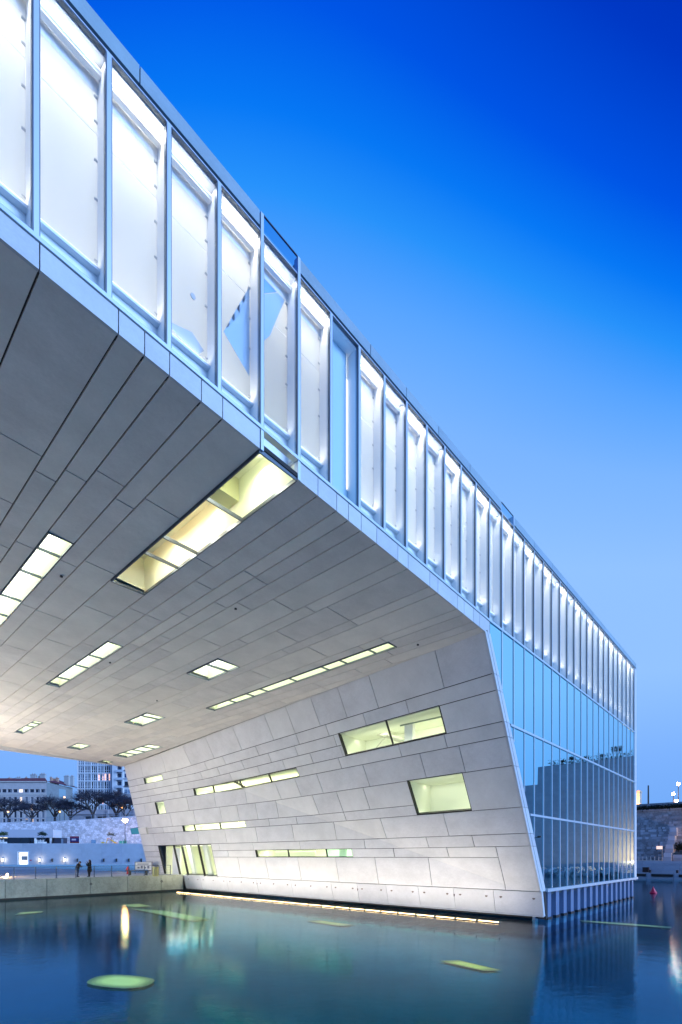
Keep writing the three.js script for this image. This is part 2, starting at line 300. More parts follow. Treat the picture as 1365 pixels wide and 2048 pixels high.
// windows in the inclined wall: black frame, panes, a lit room behind each
WIN.forEach(([z0, z1, y0, y1, div], i) => {
  const f = .03, cells = [z0, ...div, z1];
  const ring = carve([[z0 - .03, z1 + .03, y0 - .03, y1 + .03]], cells.slice(0, -1).map((a, k) => [a + (k ? f * .5 : f * .5), cells[k + 1] - f * .5, y0 + f * .5, y1 - f * .5]));
  const S = part('wall_window', wallPlates(ring, .16, -.005), M.black, hall, 'black framed lit window in the leaning wall');
  for (let k = 0; k + 1 < cells.length; k++) part('glass_pane', wallPlates([[cells[k] + .03, cells[k + 1] - .03, y0 + .03, y1 - .03]], 0, -.06), i === 6 && k === 2 ? glass(.5, .75, .75, 1.5) : M.clearGreen, S);
  const xf = Math.max(WALLX(z0, y0), WALLX(z1, y0)) + .2, xb = xf + (i === 1 ? 1.4 : 2), pale = std(.80, .82, .68, .7);
  const X = (z, y) => WALLX(z, y) + .17, fl = (y, up) => { const zs = i === 2 ? [z0, -30, -25.9, -21.5, z1] : [z0, z1]; return plate([...zs.map((z) => [X(z, y), z]), [xb, z1], [xb, z0]], ([x, z]) => V(x, y, z), V(0, up, 0), .08); }, sd = (z, o) => plate([[X(z, y0), y0], [xb, y0], [xb, y1], [X(z, y1), y1]], ([x, y]) => V(x, y, z), V(0, 0, o), .08);
  part('lit_room', [B(xb, xb + .1, y0 - .1, y1 + .1, z0 - .1, z1 + .1), fl(y0, 1), fl(y1, -1), sd(z0, 1), sd(z1, -1)], pale, S);
  if (i === 0) {
    part('roof_truss', [rod(V(xf + .9, y0, z0 + 1.2), V(xf + .9, y1 + .2, z0 + 3.3), .04), rod(V(xf + 1.1, y1 + .2, z0 + 1.6), V(xf + 1.1, y0 + .6, z0 + 3.9), .16, .16, 4)], std(.5, .5, .4, .7), S);
    part('pillar', B(xf + .2, xf + .5, y0, y1 + .2, z0 + 4.6, z0 + 5.2), M.white, S);
    part('louvre', B(xf + .0, xf + .03, y1 - .1, y1 - .02, z0 + 4.4, z1 - .1), std(.25, .3, .25, .5), S);
  }
  if (i === 2) part('fold_bar', wallPlates([[-26.6, -25.3, 9.97, 10.6]].flatMap(() => { const o = []; for (let k = 0; k < 6; k++) o.push([-26.85 + k * .21, -26.58 + k * .21, 10.6 - (k + 1) * .105, 10.6 - k * .105]); return o; }), .1, .0), M.black, S);
  if (i === 6) part('partition', [B(xf + .8, xf + .9, y0, y1 + .2, -24.5, -19.2), B(xf + .7, xf + .8, y0, y1, -16.3, -15.6)], std(.45, .47, .36, .7), S);
  const zc = (z0 + z1) / 2, L = z1 - z0;
  part('lamp_strip', B(xf + .05, xf + .15, y0, y0 + .04, z0 + .1, z1 - .1), emit(1, 1, .72, 1.6), S);
  rectLight(L - .2, .5, V((xf + xb) / 2, y1 - .03, zc), V((xf + xb) / 2 + .3, y0, zc), [1, 1, .86], i === 1 ? 3.6 : i === 0 ? 5 : 9);
  rectLight(L - .2, .1, V(xf + .1, y0 + .06, zc), V(xb, y1 + .3, zc), [1, 1, .84], i === 1 ? 12 : 16);
});
// entrance at the quay
{
  const [z0, z1, y0, y1] = DOOR, S = part('entrance', wallPlates(carve([[z0 - .03, z1 + .03, y0 - .03, y1 + .03]], [[z0 + .05, -40.45, y0 - .1, y1 - .05], [-40.33, -38.75, y0 - .1, y1 - .05], [-38.63, -35.42, y0 - .1, y1 - .05], [-35.3, z1 - .04, y0 - .1, y1 - .05]]), .2, -.005), M.black, hall, 'tall glazed entrance with slanted mullions');
  for (const [a, b] of [[z0 + .05, -43.2], [-40.33, -38.75], [-38.63, -35.42], [-35.3, z1 - .04]]) part('glass_pane', wallPlates([[a, b, y0, y1 - .05]], 0, -.08), M.clearGreen, S);
  const pale = std(.84, .85, .70, .7), xb = 34.5;
  part('lobby', [B(xb, xb + .1, y0 - .2, y1 + .4, z0, z1), B(28.75, xb, y1, y1 + .1, z0, z1), B(29.5, xb, y0 - .12, y0 - .02, z0, z1), B(29.4, xb, y0, y1, z0 - .1, z0), B(29.4, xb, y0, y1, z1, z1 + .1)], pale, S);
  part('door', [B(29.7, 29.9, y0, y1 - .3, -42.9, -41.2)], M.white, S);
  for (const z of [-38.2, -35.0]) part('pillar', plate(poly([z - .35, z + .35, y0, y1 + .2]), ([a, b]) => V(XB(b) + .55, b, a), NB, .25), M.white, S);
  part('inner_door', B(32.2, 32.3, y0, y0 + 2.6, -37.6, -36.2), glass(.25, .6, .8, 1.5), S);
  part('display_rack', [0, .5, 1, 1.5].map((k) => B(33.4, 33.9, y0 + .3 + k, y0 + .55 + k, -36.3, -35.6)), M.dark, S);
  part('lamp_strip', B(31, 31.2, y1 - .04, y1 - .005, z0 + .6, z1 - .6), emit(1, 1, .78, 2), S);
  rectLight(9, .8, V(31.1, y1 - .05, -38.3), V(31.1, 0, -38.301), [1, 1, .84], 20);
}
// side strip of the wall on the facade plane
{
  const seg = [1.75, 4.38, 5.08, 6.47, 8.56, 9.95, 10.65, 12.04, 12.76, 14.55], fm = ([x, y]) => V(x, y, 0), nz = V(0, 0, 1);
  const S = part('wall_edge', plate([[29.2, 1.76], [29.75, 1.76], [22.7, 14.5], [22.2, 14.5]], fm, nz, .2, -.05), M.joint, hall, 'pale edge strip of the leaning wall beside the glass');
  for (let i = 0; i + 1 < seg.length; i++) {
    const a = seg[i] + .01, b = seg[i + 1] - .01, xi = (y) => XA(0, y) , xo = (y) => 29.84 - .5664 * (y - 1.73) + .02;
    part('edge_panel', plate([[xi(a), a], [xo(a), a], [xo(b), b], [xi(b), b]], fm, nz, .12, .02), M.fascia[i % 4], S);
  }
  part('security_camera', [cyl(.05, .05, .18, 0, 0, 0, 10).rotateX(Math.PI / 2).translate(28.35, 4.92, .1), B(28.33, 28.37, 4.86, 4.9, .02, .2)], M.dark, S);
}
// --- facade: mullions, fascia, parapet, windows
const MX = (k) => 3.15 + 1.385 * k, TOP = 21.06;
{
  const fj = [-8, -5.4, -2.9, -.2, 1.7, 3.21, 4.74, 5.33, 5.94, 6.79, 7.41, 8.62, 10.08, 10.87, 11.72, 12.29, 12.94, 13.79, 15.05, 15.71, 17.23, 17.85, 19.45, 20.04, 20.9, 21.52, 22.55];
  const fm = ([x, y]) => V(x, y, 0), nz = V(0, 0, 1);
  const S = part('fascia', [plate([[LEFT, SOF(LEFT) + .02], [8.62, SOF(8.62) + .02], [8.62, T1(8.62)], [LEFT, T1(LEFT)]], fm, nz, .15, -.06), plate([[10.08, SOF(10.08) + .02], [22.5, SOF(22.5) + .02], [22.5, T1(22.5)], [10.08, T1(10.08)]], fm, nz, .15, -.06)], M.joint, hall, 'band of pale concrete panels below the windows');
  for (let i = 0; i + 1 < fj.length; i++) {
    if (fj[i] === 8.62) continue;
    const a = fj[i] + .012, b = fj[i + 1] - .012;
    part('fascia_panel', plate([[a, SOF(a) - .001], [b, SOF(b) - .001], [b, T1(b) - .055], [a, T1(a) - .055]], fm, nz, .07, .012), M.fascia[Math.floor(rnd(4))], S);
  }
  part('glass_pane', plate([[8.72, SOF(8.72)], [10, SOF(10)], [10, T1(10) - .06], [8.72, T1(8.72) - .06]], fm, nz, 0, -.03), M.clear, S);
  const pj = [-8, -5, -1.2, 2.2, 5.22, 8.62], pj2 = [10.08, 13.45, 15.6, 17.9, 20.6, 23.85], pj3 = [25.3, 28.1, 30.9, 33.6, 36.4, 39.2, 42, 44.8, 47.6, 50.2, 52.42];
  const Pp = part('parapet', [B(LEFT, 8.6, TOP + .06, 21.52, -.4, -.06), B(10.1, 23.84, TOP + .06, 21.52, -.4, -.06), B(25.32, RIGHT, TOP + .06, 21.52, -.4, -.06)], M.joint, hall, 'band of weathered concrete panels along the roof edge');
  for (const list of [pj, pj2, pj3]) for (let i = 0; i + 1 < list.length; i++) part('parapet_panel', plate(poly([list[i] + .014, list[i + 1] - .014, TOP + .12, 21.58]), fm, nz, .5, .012), M.parapet[Math.floor(rnd(4))], Pp);
  for (const [a, b] of [[8.68, 10.02], [23.9, 25.26]]) { part('parapet_glass', plate(poly([a, b, TOP + .09, 21.6]), fm, nz, 0, 0), M.parapetGlass, Pp); part('glass_cap', B(a, b, 21.575, 21.6, -.03, .012), M.aluDark, Pp);  }
  part('roof', B(LEFT, RIGHT - .02, 21.08, 21.3, DEEP, -.42), M.grey, hall);
  part('rear_wall', [B(LEFT, RIGHT - .02, 14.4, 21.08, DEEP, DEEP + .2), B(29.9, RIGHT - .02, -3, 14.4, DEEP, DEEP + .2), B(LEFT, LEFT + .2, 15.7, 21.07, DEEP + .2, -.1)], M.wall[0], hall);
  part('end_wall', B(RIGHT - .3, RIGHT, 1.6, 21.07, DEEP, -.0), M.fascia[0], hall);
  part('downpipe', [B(52.42, 52.62, 6.9, 9.3, -.4, -.1), B(52.42, 52.62, 4.2, 6.85, -.4, -.1)], M.fascia[1], hall);

  // mullions
  for (let k = -7; k <= 35; k++) {
    const x = MX(k); let y0 = T1(x) - .05;
    if (k === 4 || k === 5) y0 = SOF(x);
    if (x > 22.9) y0 = Math.max(1.8, 1.73 + (29.86 - x) / .5664);
    part('mullion', [...(x > 24 ? [B(x - .036, x + .036, y0, T1(x), -.12, .035), B(x - .045, x + .045, T1(x), (k === 15 || k === 16) ? 21.575 : TOP - .015, -.14, .03)] : [B(x - .05, x + .05, y0, (k === 4 || k === 5) ? 21.575 : TOP - .015, -.14, .028)])], M.alu, hall);
  }
  const tr = (a, b, y, h, z = .06) => plate([[a, y(a) - h], [b, y(b) - h], [b, y(b) + h], [a, y(a) + h]], fm, nz, .2, z);
  part('transom', tr(LEFT, 22.4, T1, .045, .05), M.alu, hall); part('transom', tr(22.4, RIGHT - .3, T1, .05, .05), M.alu, hall);
  part('transom', tr(24.9, RIGHT - .3, () => 10.6, .06), M.alu, hall); part('transom', tr(27.45, RIGHT - .3, () => 6.12, .06), M.alu, hall);
  part('transom', tr(29.8, RIGHT + .02, () => 1.8, .09, .16), M.alu, hall, 'sill beam under the lowest panes');
  part('transom', [tr(LEFT, RIGHT - .3, () => TOP, .035, .0)], M.alu, hall); part('shadow_gap', B(LEFT, RIGHT - .3, TOP + .036, TOP + .119, -.12, -.07), M.black, hall);
  part('corner_post', B(RIGHT - .72, RIGHT - .0, 1.9, 21.02, -.16, .04), M.fascia[2], hall);

  // lower curtain wall
  const C = part('curtain_wall', [B(30.2, RIGHT - .35, 1.5, 1.7, -2.4, -.2), B(27.6, RIGHT - .35, 6.02, 6.2, -2.4, -.22), B(25.3, RIGHT - .35, 10.5, 10.68, -2.4, -.22), B(22.7, RIGHT - .35, 15.0, 15.2, -2.4, -.22), plate([[30, 1.7], [RIGHT - .3, 1.7], [RIGHT - .3, 15], [22.8, 15]], fm, nz, .1, -2.4)], std(.05, .07, .08, .8), hall, 'wall of reflective blue glass panes below the lit floor');
  const lev = [1.86, 6.12, 10.6, 15.16];
  for (let s = 0; s < 3; s++) for (let k = 13; k <= 34; k++) {
    const P = clip(poly([MX(k) + .05, MX(k + 1) - .05, lev[s] + .055, lev[s + 1] - .05]), -1, -.5664, -(29.86 + .5664 * 1.73));
    if (P.length < 3 || area(P) < .02) continue;
    const g = plate(P, fm, nz, 0, 0), tilt = rnd(-.0008, .0008), tl2 = rnd(-.0008, .0008), cx = MX(k) + .69, cyy = (lev[s] + lev[s + 1]) / 2;
    g.translate(-cx, -cyy, 0).rotateY(tilt).rotateX(tl2).translate(cx, cyy, 0);
    part('glass_pane', g, M.mirror, C);
  }
  for (let s = 0; s < 2; s++) part('floor_edge', B(30, RIGHT - .4, lev[s + 1] + .1, lev[s + 1] + .12, -2, -.3), M.grey, C);

  // lit upper windows
  const inner = std(.90, .90, .885, .6), D = -.45;
  for (let k = -6; k <= 34; k++) {
    const x0 = MX(k), x1 = MX(k + 1), xc = (x0 + x1) / 2, yb = T1(xc) + .05, yl = yb + .78, lit = ((k % 2) + 2) % 2 === 1, closed = k === 6, near = k < 14, a = x0 + .055, b = x1 - .055;
    const W = part('window', [B(a, a + .014, yb, TOP - .04, -.06, .018), B(b - .022, b, yb, TOP - .04, -.06, .018), B(a + .014, b - .022, TOP - .075, TOP - .04, -.06, .03), B(a + .014, b - .022, yb - .02, yb + .015, -.06, .03)], M.aluDark, hall, closed ? 'unlit window with a plain blue blind' : lit ? 'brightly lit upper window' : 'softly lit upper window');
    part('glass_pane', plate(poly([a + .014, b - .022, yb + .015, TOP - .075]), fm, nz, 0, -.01), M.clear, W);
    part('reveal', [B(x0 - .02, x0 + .05, yb, TOP - .04, D - .05, -.14), B(x1 - .05, x1 + .02, yb, TOP - .04, D - .05, -.14), B(x0 + .05, x1 - .05, TOP - .1, TOP - .02, D - .05, -.07)], inner, W);
    part('spandrel', B(x0 + .05, x1 - .05, yb - .02, yl, D - .06, D), closed ? M.blind : inner, W);
    if (closed) { part('blind', B(x0 + .05, x1 - .16, yl, TOP - .1, D - .04, D), M.blind, W); part('lamp_strip', B(x1 - .14, x1 - .06, yl + .1, TOP - .9, D - .05, D - .02), emit(1, .98, .9, 1.4), W); continue; }
    const yj = yl + 3.05, yt = TOP - .5;
    part('light_screen', B(x0 + .06, x1 - .06, yl, yj - .012, D - .012, D), M.frosted, W); part('light_screen', B(x0 + .06, x1 - .06, yj + .012, yt, D - .012, D), M.frosted, W);
    part('header', B(x0 + .05, x1 - .05, yt, TOP - .1, D - .05, D), inner, W);
    part('blind_box', [new THREE.CylinderGeometry(.075, .075, b - a - .02, 12).rotateZ(Math.PI / 2).translate(xc, TOP - .23, -.3), B(x0 + .06, x1 - .06, TOP - .33, TOP - .3, -.36, -.24)], M.white, W);
    if (near) for (const y of [yt - .1, yj + .25, yj - .6, yl + 1.6, yl + .25]) part('clip', B(x1 - .13, x1 - .06, y - .022, y + .022, D, D + .02), M.clipGrey, W);
    part('lamp_strip', B(x0 + .1, x1 - .1, yl + .0, yl + .04, D + .06, D + .12), emit(1, .96, .86, lit ? 1.6 : 1.0), W); part('lamp_ledge', B(x0 + .05, x1 - .05, yl - .06, yl, D, D + .14), inner, W);
    rectLight(1.1, .08, V(xc, yl + .06, D + .1), V(xc, TOP, -.2), lit ? [1, .94, .80] : [.95, .97, 1], lit ? 16 : 9);  // sill uplight; in the dim bays it is added to lighten the reveals
    rectLight(1.1, .1, V(xc, TOP - .11, -.16), V(xc, yl, -.3), lit ? [1, .93, .78] : [.96, .97, 1], lit ? 46 : 18);  // unseen strip light under the head, added to brighten the reveals
    // flat blue and grey plates in front of the screens of three bays
    const inFront = (P, m) => part('inner_plate', plate(P, ([x, y]) => V(x, y, D + .012), V(0, 0, 1), .01), m, W);
    if (k === 2) { part('wall_disc', new THREE.CylinderGeometry(.07, .07, .02, 20).rotateX(Math.PI / 2).translate(6.82, 18.06, D + .02), M.clipGrey, W); inFront([[6, 16.85], [6.8, 17.13], [7.15, 16.92], [6.9, 16.62]], M.clipGrey); }
    if (k === 3) inFront([[7.75, 17.9], [8.27, 18.76], [8.6, 19.82], [8.6, 17.3]], M.plateBlue);
    if (k === 4) { inFront([[8.78, 20.5], [9.6, 20.5], [8.78, 19.75]], M.plateBlue2); inFront([[8.78, 19.73], [9.63, 20.5], [9.9, 20.5], [9.33, 19], [8.78, 18.2]], M.plateBlue); }
    // lamp of the room behind the screen
    const up = lit ? 1.15 : .72;
    part('room_lamp', B(xc - .5, xc + .5, TOP - .5, TOP - .44, D - 1.0, D - .8), emit(1, .96, .88, 1.5), W);
    rectLight(1.15, .5, V(xc, TOP - .55, D - .9), V(xc, yl + 1.2, D), [1, .94, .82], 7 * up);
    rectLight(1.15, .5, V(xc, yl - .1, D - 1.0), V(xc, yl + 2.2, D), [1, .93, .84], 2.2 * up);
  }
  part('gallery', [[LEFT + .2, 8.6], [10.1, 22.4], [22.4, RIGHT - .4]].flatMap(([a, b]) => [B(a, b, T1(a) - .05, TOP, -2.3, -2.2), plate([[a, -2.2], [b, -2.2], [b, -.52], [a, -.52]], ([x, z]) => V(x, T1(x) - .02, z), V(0, 1, 0), .05), B(a, b, TOP - .06, TOP, -2.2, -.52)]), inner, hall, 'white corridor behind the upper windows');
}
// --- sheet piles under the glass
{
  const S = part('sheet_piling', B(29.75, RIGHT - .1, -2.4, 1.7, -.75, -.6), std(.2, .25, .33, .6), hall, 'painted blue grey steel sheet piles under the glass');
  const pileMat = std(.12, .18, .30, .55, 0, { map: cloudTex2 });
  for (let k = 20; k <= 35; k++) {
    const x = MX(k) - .30, sh = new THREE.Shape([[-.62, -.06], [-.62, .0], [-.44, .5], [.12, .5], [.3, 0], [.3, -.06]].map((p) => new THREE.Vector2(...p)));
    part('sheet_pile', metric(new THREE.ExtrudeGeometry(sh, { depth: 3.9, bevelEnabled: false }).rotateX(Math.PI / 2).translate(x + .3, 1.7, -.58)), pileMat, S);
    part('tide_mark', B(x - .2, x + .5, 0, .16, -.62, -.04), M.dark, S);
  }
}
// ---------------------------------------------------------------- lamps along the waterline
{
  const lm = emit(1, .66, .28, 11), housing = std(.07, .07, .08, .5, .5), y = .09;
  const t0 = thing('waterline_lamp', 'narrow warm lamp at the waterline in the long row under the leaning wall', 'lamp', V(26.95, 0, -2.2), 0, 'lamps in a row along the waterline');
  part('housing', B(-.07, .09, -.06, .05, -.68, .68), housing, t0); part('lens', B(-.05, .07, .05, .075, -.6, .6), lm, t0); part('bracket', B(.09, 2.3, -.05, -.01, -.05, .05), housing, t0);
  for (let i = 0; i < 25; i++) {
    const z = -2.2 - i * 1.425; if (i) copy(t0, V(26.95, 0, z));
    rectLight(.84, .12, V(26.96, y, z), V(27.45, 2.1, z), [1, .925, .81], 150);
  }
}
// ---------------------------------------------------------------- lit skylights of the basin floor, seen through the water
function floorLight(name, label, pts, rgb, k, y = -.4) {
  pts = pts.map(([x, z]) => [x * .875, 10.9 + (z - 10.9) * .875]);
  const t = thing(name, label, 'underwater light', V(0, 0, 0), 0, null), cx = pts.reduce((s, p) => s + p[0], 0) / pts.length, cz = pts.reduce((s, p) => s + p[1], 0) / pts.length;
  t.position.set(cx, y, cz);
  const L = pts.map((p) => [p[0] - cx, p[1] - cz]), mp = ([x, z]) => V(x, 0, z), O = L.map((p) => [p[0] * .85, p[1] * .85]);
  part('kerb', plate(O, mp, V(0, 1, 0), .04, -.012), std(.02, .05, .05, .9), t); const lens = (q) => { const m = emit(...rgb, k * q); m.color.setRGB(.03, .06, .03); return m; };   // lit pane; its soft glow is painted as rings of falling emission
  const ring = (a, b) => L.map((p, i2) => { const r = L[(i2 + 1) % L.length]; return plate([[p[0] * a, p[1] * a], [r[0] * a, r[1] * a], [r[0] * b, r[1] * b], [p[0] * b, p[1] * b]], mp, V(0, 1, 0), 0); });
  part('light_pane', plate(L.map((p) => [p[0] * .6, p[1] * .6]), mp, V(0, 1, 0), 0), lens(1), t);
  [[.6, .76, .7], [.76, .9, .42], [.9, 1.04, .2]].forEach(([a, b, q]) => part('glow_fade_ring', ring(a, b), lens(q), t));
}
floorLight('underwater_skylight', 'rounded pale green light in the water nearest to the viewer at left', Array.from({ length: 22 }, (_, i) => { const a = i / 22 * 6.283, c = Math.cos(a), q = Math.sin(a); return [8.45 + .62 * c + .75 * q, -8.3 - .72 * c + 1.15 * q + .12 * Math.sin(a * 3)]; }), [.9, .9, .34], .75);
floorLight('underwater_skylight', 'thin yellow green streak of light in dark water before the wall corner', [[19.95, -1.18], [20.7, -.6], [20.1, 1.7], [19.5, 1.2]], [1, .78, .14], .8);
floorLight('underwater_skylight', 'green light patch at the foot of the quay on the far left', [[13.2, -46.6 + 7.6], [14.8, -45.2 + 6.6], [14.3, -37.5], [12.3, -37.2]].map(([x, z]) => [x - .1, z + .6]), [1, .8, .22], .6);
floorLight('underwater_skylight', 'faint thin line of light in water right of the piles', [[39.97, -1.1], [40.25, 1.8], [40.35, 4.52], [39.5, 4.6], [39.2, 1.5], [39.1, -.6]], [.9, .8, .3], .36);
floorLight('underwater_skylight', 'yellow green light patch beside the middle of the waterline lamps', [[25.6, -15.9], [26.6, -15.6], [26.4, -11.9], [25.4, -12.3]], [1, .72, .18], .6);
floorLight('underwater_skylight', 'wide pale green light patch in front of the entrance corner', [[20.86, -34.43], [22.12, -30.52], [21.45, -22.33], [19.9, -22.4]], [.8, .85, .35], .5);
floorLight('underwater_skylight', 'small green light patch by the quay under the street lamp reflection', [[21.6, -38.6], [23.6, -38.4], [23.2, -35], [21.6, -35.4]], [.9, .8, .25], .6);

// ---------------------------------------------------------------- quay, plaza and railing
const stoneTone = (r, g, b, nx, ny, s) => texture(512, (x, y) => { const v = 1 + .35 * cloud[y * 512 + x] + .3 * cloud2[x * 512 + y]; return [r * v, g * v, b * v]; }, true, [1 / s, 1 / s]);
const QZ = -39.75, QY = 1.78;
const quayTex = texture(512, (x, y) => { const v = .86 + .3 * cloud2[y * 512 + x] - .10 * Math.max(0, cloud[x * 512 + y]); return [v, v, v * .96]; }, true, [1 / 6, 1 / 6]);
const quayMat = [.97, 1, 1.04].map((k) => std(.56 * k, .56 * k, .50 * k, .8, 0, { map: quayTex, bumpMap: poreTex, bumpScale: .006 }));
structure('quay', [B(-160, 29.25, -3, QY - .02, QZ - 4, QZ - .12), B(-160, 29.25, -.1, .16, QZ - .12, QZ + .12)], std(.05, .05, .045, .9), 'concrete quay edge with a dark tide line');
{
  const q = thing('quay_wall', 'pale concrete quay wall below the railing, with vertical joints', 'wall', V(0, 0, QZ));
  for (let i = 0; i < 24; i++) { const x = [29.2, 26.6, 22.95, 19.3, 15.5, 12.25, 8.3][i] ?? 8.3 - (i - 6) * 3.8, w = [26.6, 22.95, 19.3, 15.5, 12.25, 8.3][i] ?? x - 3.8; part('wall_slab', B(w + .02, x - .02, .17, QY - (i % 3) * .006, -.12, .06), quayMat[i % 3], q); }
  for (const x of [26.6, 19.3]) part('mooring_ring', new THREE.TorusGeometry(.09, .03, 8, 16).translate(x + .05, 1.12, .1), M.dark, q);
}
const paveTex = texture(512, (x, y) => { const v = .8 + .25 * cloud[y * 512 + x] + .25 * cloud2[x * 512 + y]; return [v, v, v]; }, true, [1 / 11, 1 / 11]);
const TH = Math.atan2(-RGT.z, RGT.x);                                // turn of things that face the camera
const bg = (r, y, d) => V(EYE.x + FWD.x * d + RGT.x * r, y, EYE.z + FWD.z * d + RGT.z * r);
structure('plaza', B(-160, 29.3, QY - .3, QY, -190, QZ - .13), std(.46, .47, .50, .55, 0, { map: paveTex }), 'wide pale paved plaza behind the quay');
{
  const xs = [2.0, 5.4, 8.1, 11.22, 13.01, 14.71, 16.41, 18.12, 19.82, 21.52, 23.26, 24.92, 26.55, 27.9], m = std(.05, .08, .12, .5, .2);
  const t = thing('railing', 'thin dark steel railing with cable wires along the quay edge', 'railing', V(0, QY, QZ - .35));
  for (const x of xs) part('post', [B(x - .035, x + .035, 0, 1.08, -.02, .02), B(x - .08, x + .08, 0, .02, -.08, .08)], m, t);
  for (const y of [.28, .54, .8, 1.06]) part(y > 1 ? 'handrail' : 'wire', rod(V(-30, y, 0), V(27.9, y, 0), y > 1 ? .02 : .006), m, t);
}
// ---------------------------------------------------------------- two people (each body one surface from its joints)
function surface(sdf, lo, hi, h) {                                   // naive surface nets
  const n = [0, 1, 2].map((k) => Math.ceil((hi[k] - lo[k]) / h) + 1), id = (i, j, k) => (k * n[1] + j) * n[0] + i, val = new Float32Array(n[0] * n[1] * n[2]);
  for (let k = 0; k < n[2]; k++) for (let j = 0; j < n[1]; j++) for (let i = 0; i < n[0]; i++) val[id(i, j, k)] = sdf(lo[0] + i * h, lo[1] + j * h, lo[2] + k * h);
  const vid = new Int32Array(val.length).fill(-1), pos = [], idx = [];
  for (let k = 0; k + 1 < n[2]; k++) for (let j = 0; j + 1 < n[1]; j++) for (let i = 0; i + 1 < n[0]; i++) {
    let c = 0, x = 0, y = 0, z = 0;
    for (const [a, b] of EDGES) { const va = val[id(i + a[0], j + a[1], k + a[2])], vb = val[id(i + b[0], j + b[1], k + b[2])]; if ((va < 0) !== (vb < 0)) { const t = va / (va - vb); x += a[0] + (b[0] - a[0]) * t; y += a[1] + (b[1] - a[1]) * t; z += a[2] + (b[2] - a[2]) * t; c++; } }
    if (c) { vid[id(i, j, k)] = pos.length / 3; pos.push(lo[0] + (i + x / c) * h, lo[1] + (j + y / c) * h, lo[2] + (k + z / c) * h); }
  }
  for (let k = 1; k + 1 < n[2]; k++) for (let j = 1; j + 1 < n[1]; j++) for (let i = 1; i + 1 < n[0]; i++) {
    const s = val[id(i, j, k)] < 0, q = (a, b, c, d, f) => idx.push(...(f ? [a, b, c, a, c, d] : [a, c, b, a, d, c]));
    if (s !== val[id(i + 1, j, k)] < 0) q(vid[id(i, j - 1, k - 1)], vid[id(i, j, k - 1)], vid[id(i, j, k)], vid[id(i, j - 1, k)], s);
    if (s !== val[id(i, j + 1, k)] < 0) q(vid[id(i - 1, j, k - 1)], vid[id(i - 1, j, k)], vid[id(i, j, k)], vid[id(i, j, k - 1)], s);
    if (s !== val[id(i, j, k + 1)] < 0) q(vid[id(i - 1, j - 1, k)], vid[id(i, j - 1, k)], vid[id(i, j, k)], vid[id(i - 1, j, k)], s);
  }
  const g = new THREE.BufferGeometry(); g.setAttribute('position', new THREE.Float32BufferAttribute(pos, 3)); g.setIndex(idx); g.computeVertexNormals();
  g.setAttribute('uv', new THREE.Float32BufferAttribute(new Float32Array(pos.length / 3 * 2), 2)); return g;
}
const EDGES = (() => { const o = []; for (let a = 0; a < 8; a++) for (const b of [1, 2, 4]) if (!(a & b)) { const p = (q) => [q & 1, q >> 1 & 1, q >> 2 & 1]; o.push([p(a), p(a | b)]); } return o; })();
function bones(list, k = .03) {                                      // [ax,ay,az, bx,by,bz, ra, rb]
  const fn = (x, y, z) => {
    let d = 1e3;
    for (const b of list) {
      const vx = b[3] - b[0], vy = b[4] - b[1], vz = b[5] - b[2], l = vx * vx + vy * vy + vz * vz || 1e-9, t = Math.max(0, Math.min(1, ((x - b[0]) * vx + (y - b[1]) * vy + (z - b[2]) * vz) / l));
      const e = Math.hypot(x - b[0] - vx * t, y - b[1] - vy * t, z - b[2] - vz * t) - b[6] - (b[7] - b[6]) * t, h = Math.max(0, k - Math.abs(d - e)) / k;
      d = Math.min(d, e) - h * h * k * .25;
    }
    return d;
  };
  const lo = [9, 9, 9], hi = [-9, -9, -9];
  for (const b of list) for (let q = 0; q < 3; q++) { const r = Math.max(b[6], b[7]) + .05; lo[q] = Math.min(lo[q], b[q] - r, b[q + 3] - r); hi[q] = Math.max(hi[q], b[q] + r, b[q + 3] + r); }
  return [fn, lo, hi];
}
const solid = (list, h, k) => { const [f, lo, hi] = bones(list, k); return surface(f, lo, hi, h); };
// hand with palm, four fingers and a thumb: at a wrist, fingers along d, palm side along q
function hand(w, d, q, curl) {
  d = d.clone().normalize(); const s = d.clone().cross(q).normalize(), o = [], at = (p, a, b, c) => p.clone().addScaledVector(d, a).addScaledVector(q, b).addScaledVector(s, c), bone = (a, b, r, t) => o.push([a.x, a.y, a.z, b.x, b.y, b.z, r, t]);
  for (const c of [-.025, 0, .025]) bone(at(w, 0, 0, c * .7), at(w, .075, 0, c), .016, .015);
  [-.03, -.01, .011, .03].forEach((c, i) => { const L = [.058, .07, .065, .052][i], a = at(w, .085, 0, c), b = at(a, L * .55, L * .3 * curl, 0), e = at(b, L * .35, L * .55 * curl, 0); bone(a, b, .0095, .009); bone(b, e, .009, .0075); });
  const a = at(w, .02, .005, -.03), b = at(w, .055, .02, -.058), e = at(w, .085, .035 + .01 * curl, -.06); bone(a, b, .012, .011); bone(b, e, .011, .009);
  return solid(o, .005, .008);
}
const skin = std(.3, .18, .13, .6), cloth = (r, g, b) => std(r, g, b, .9);
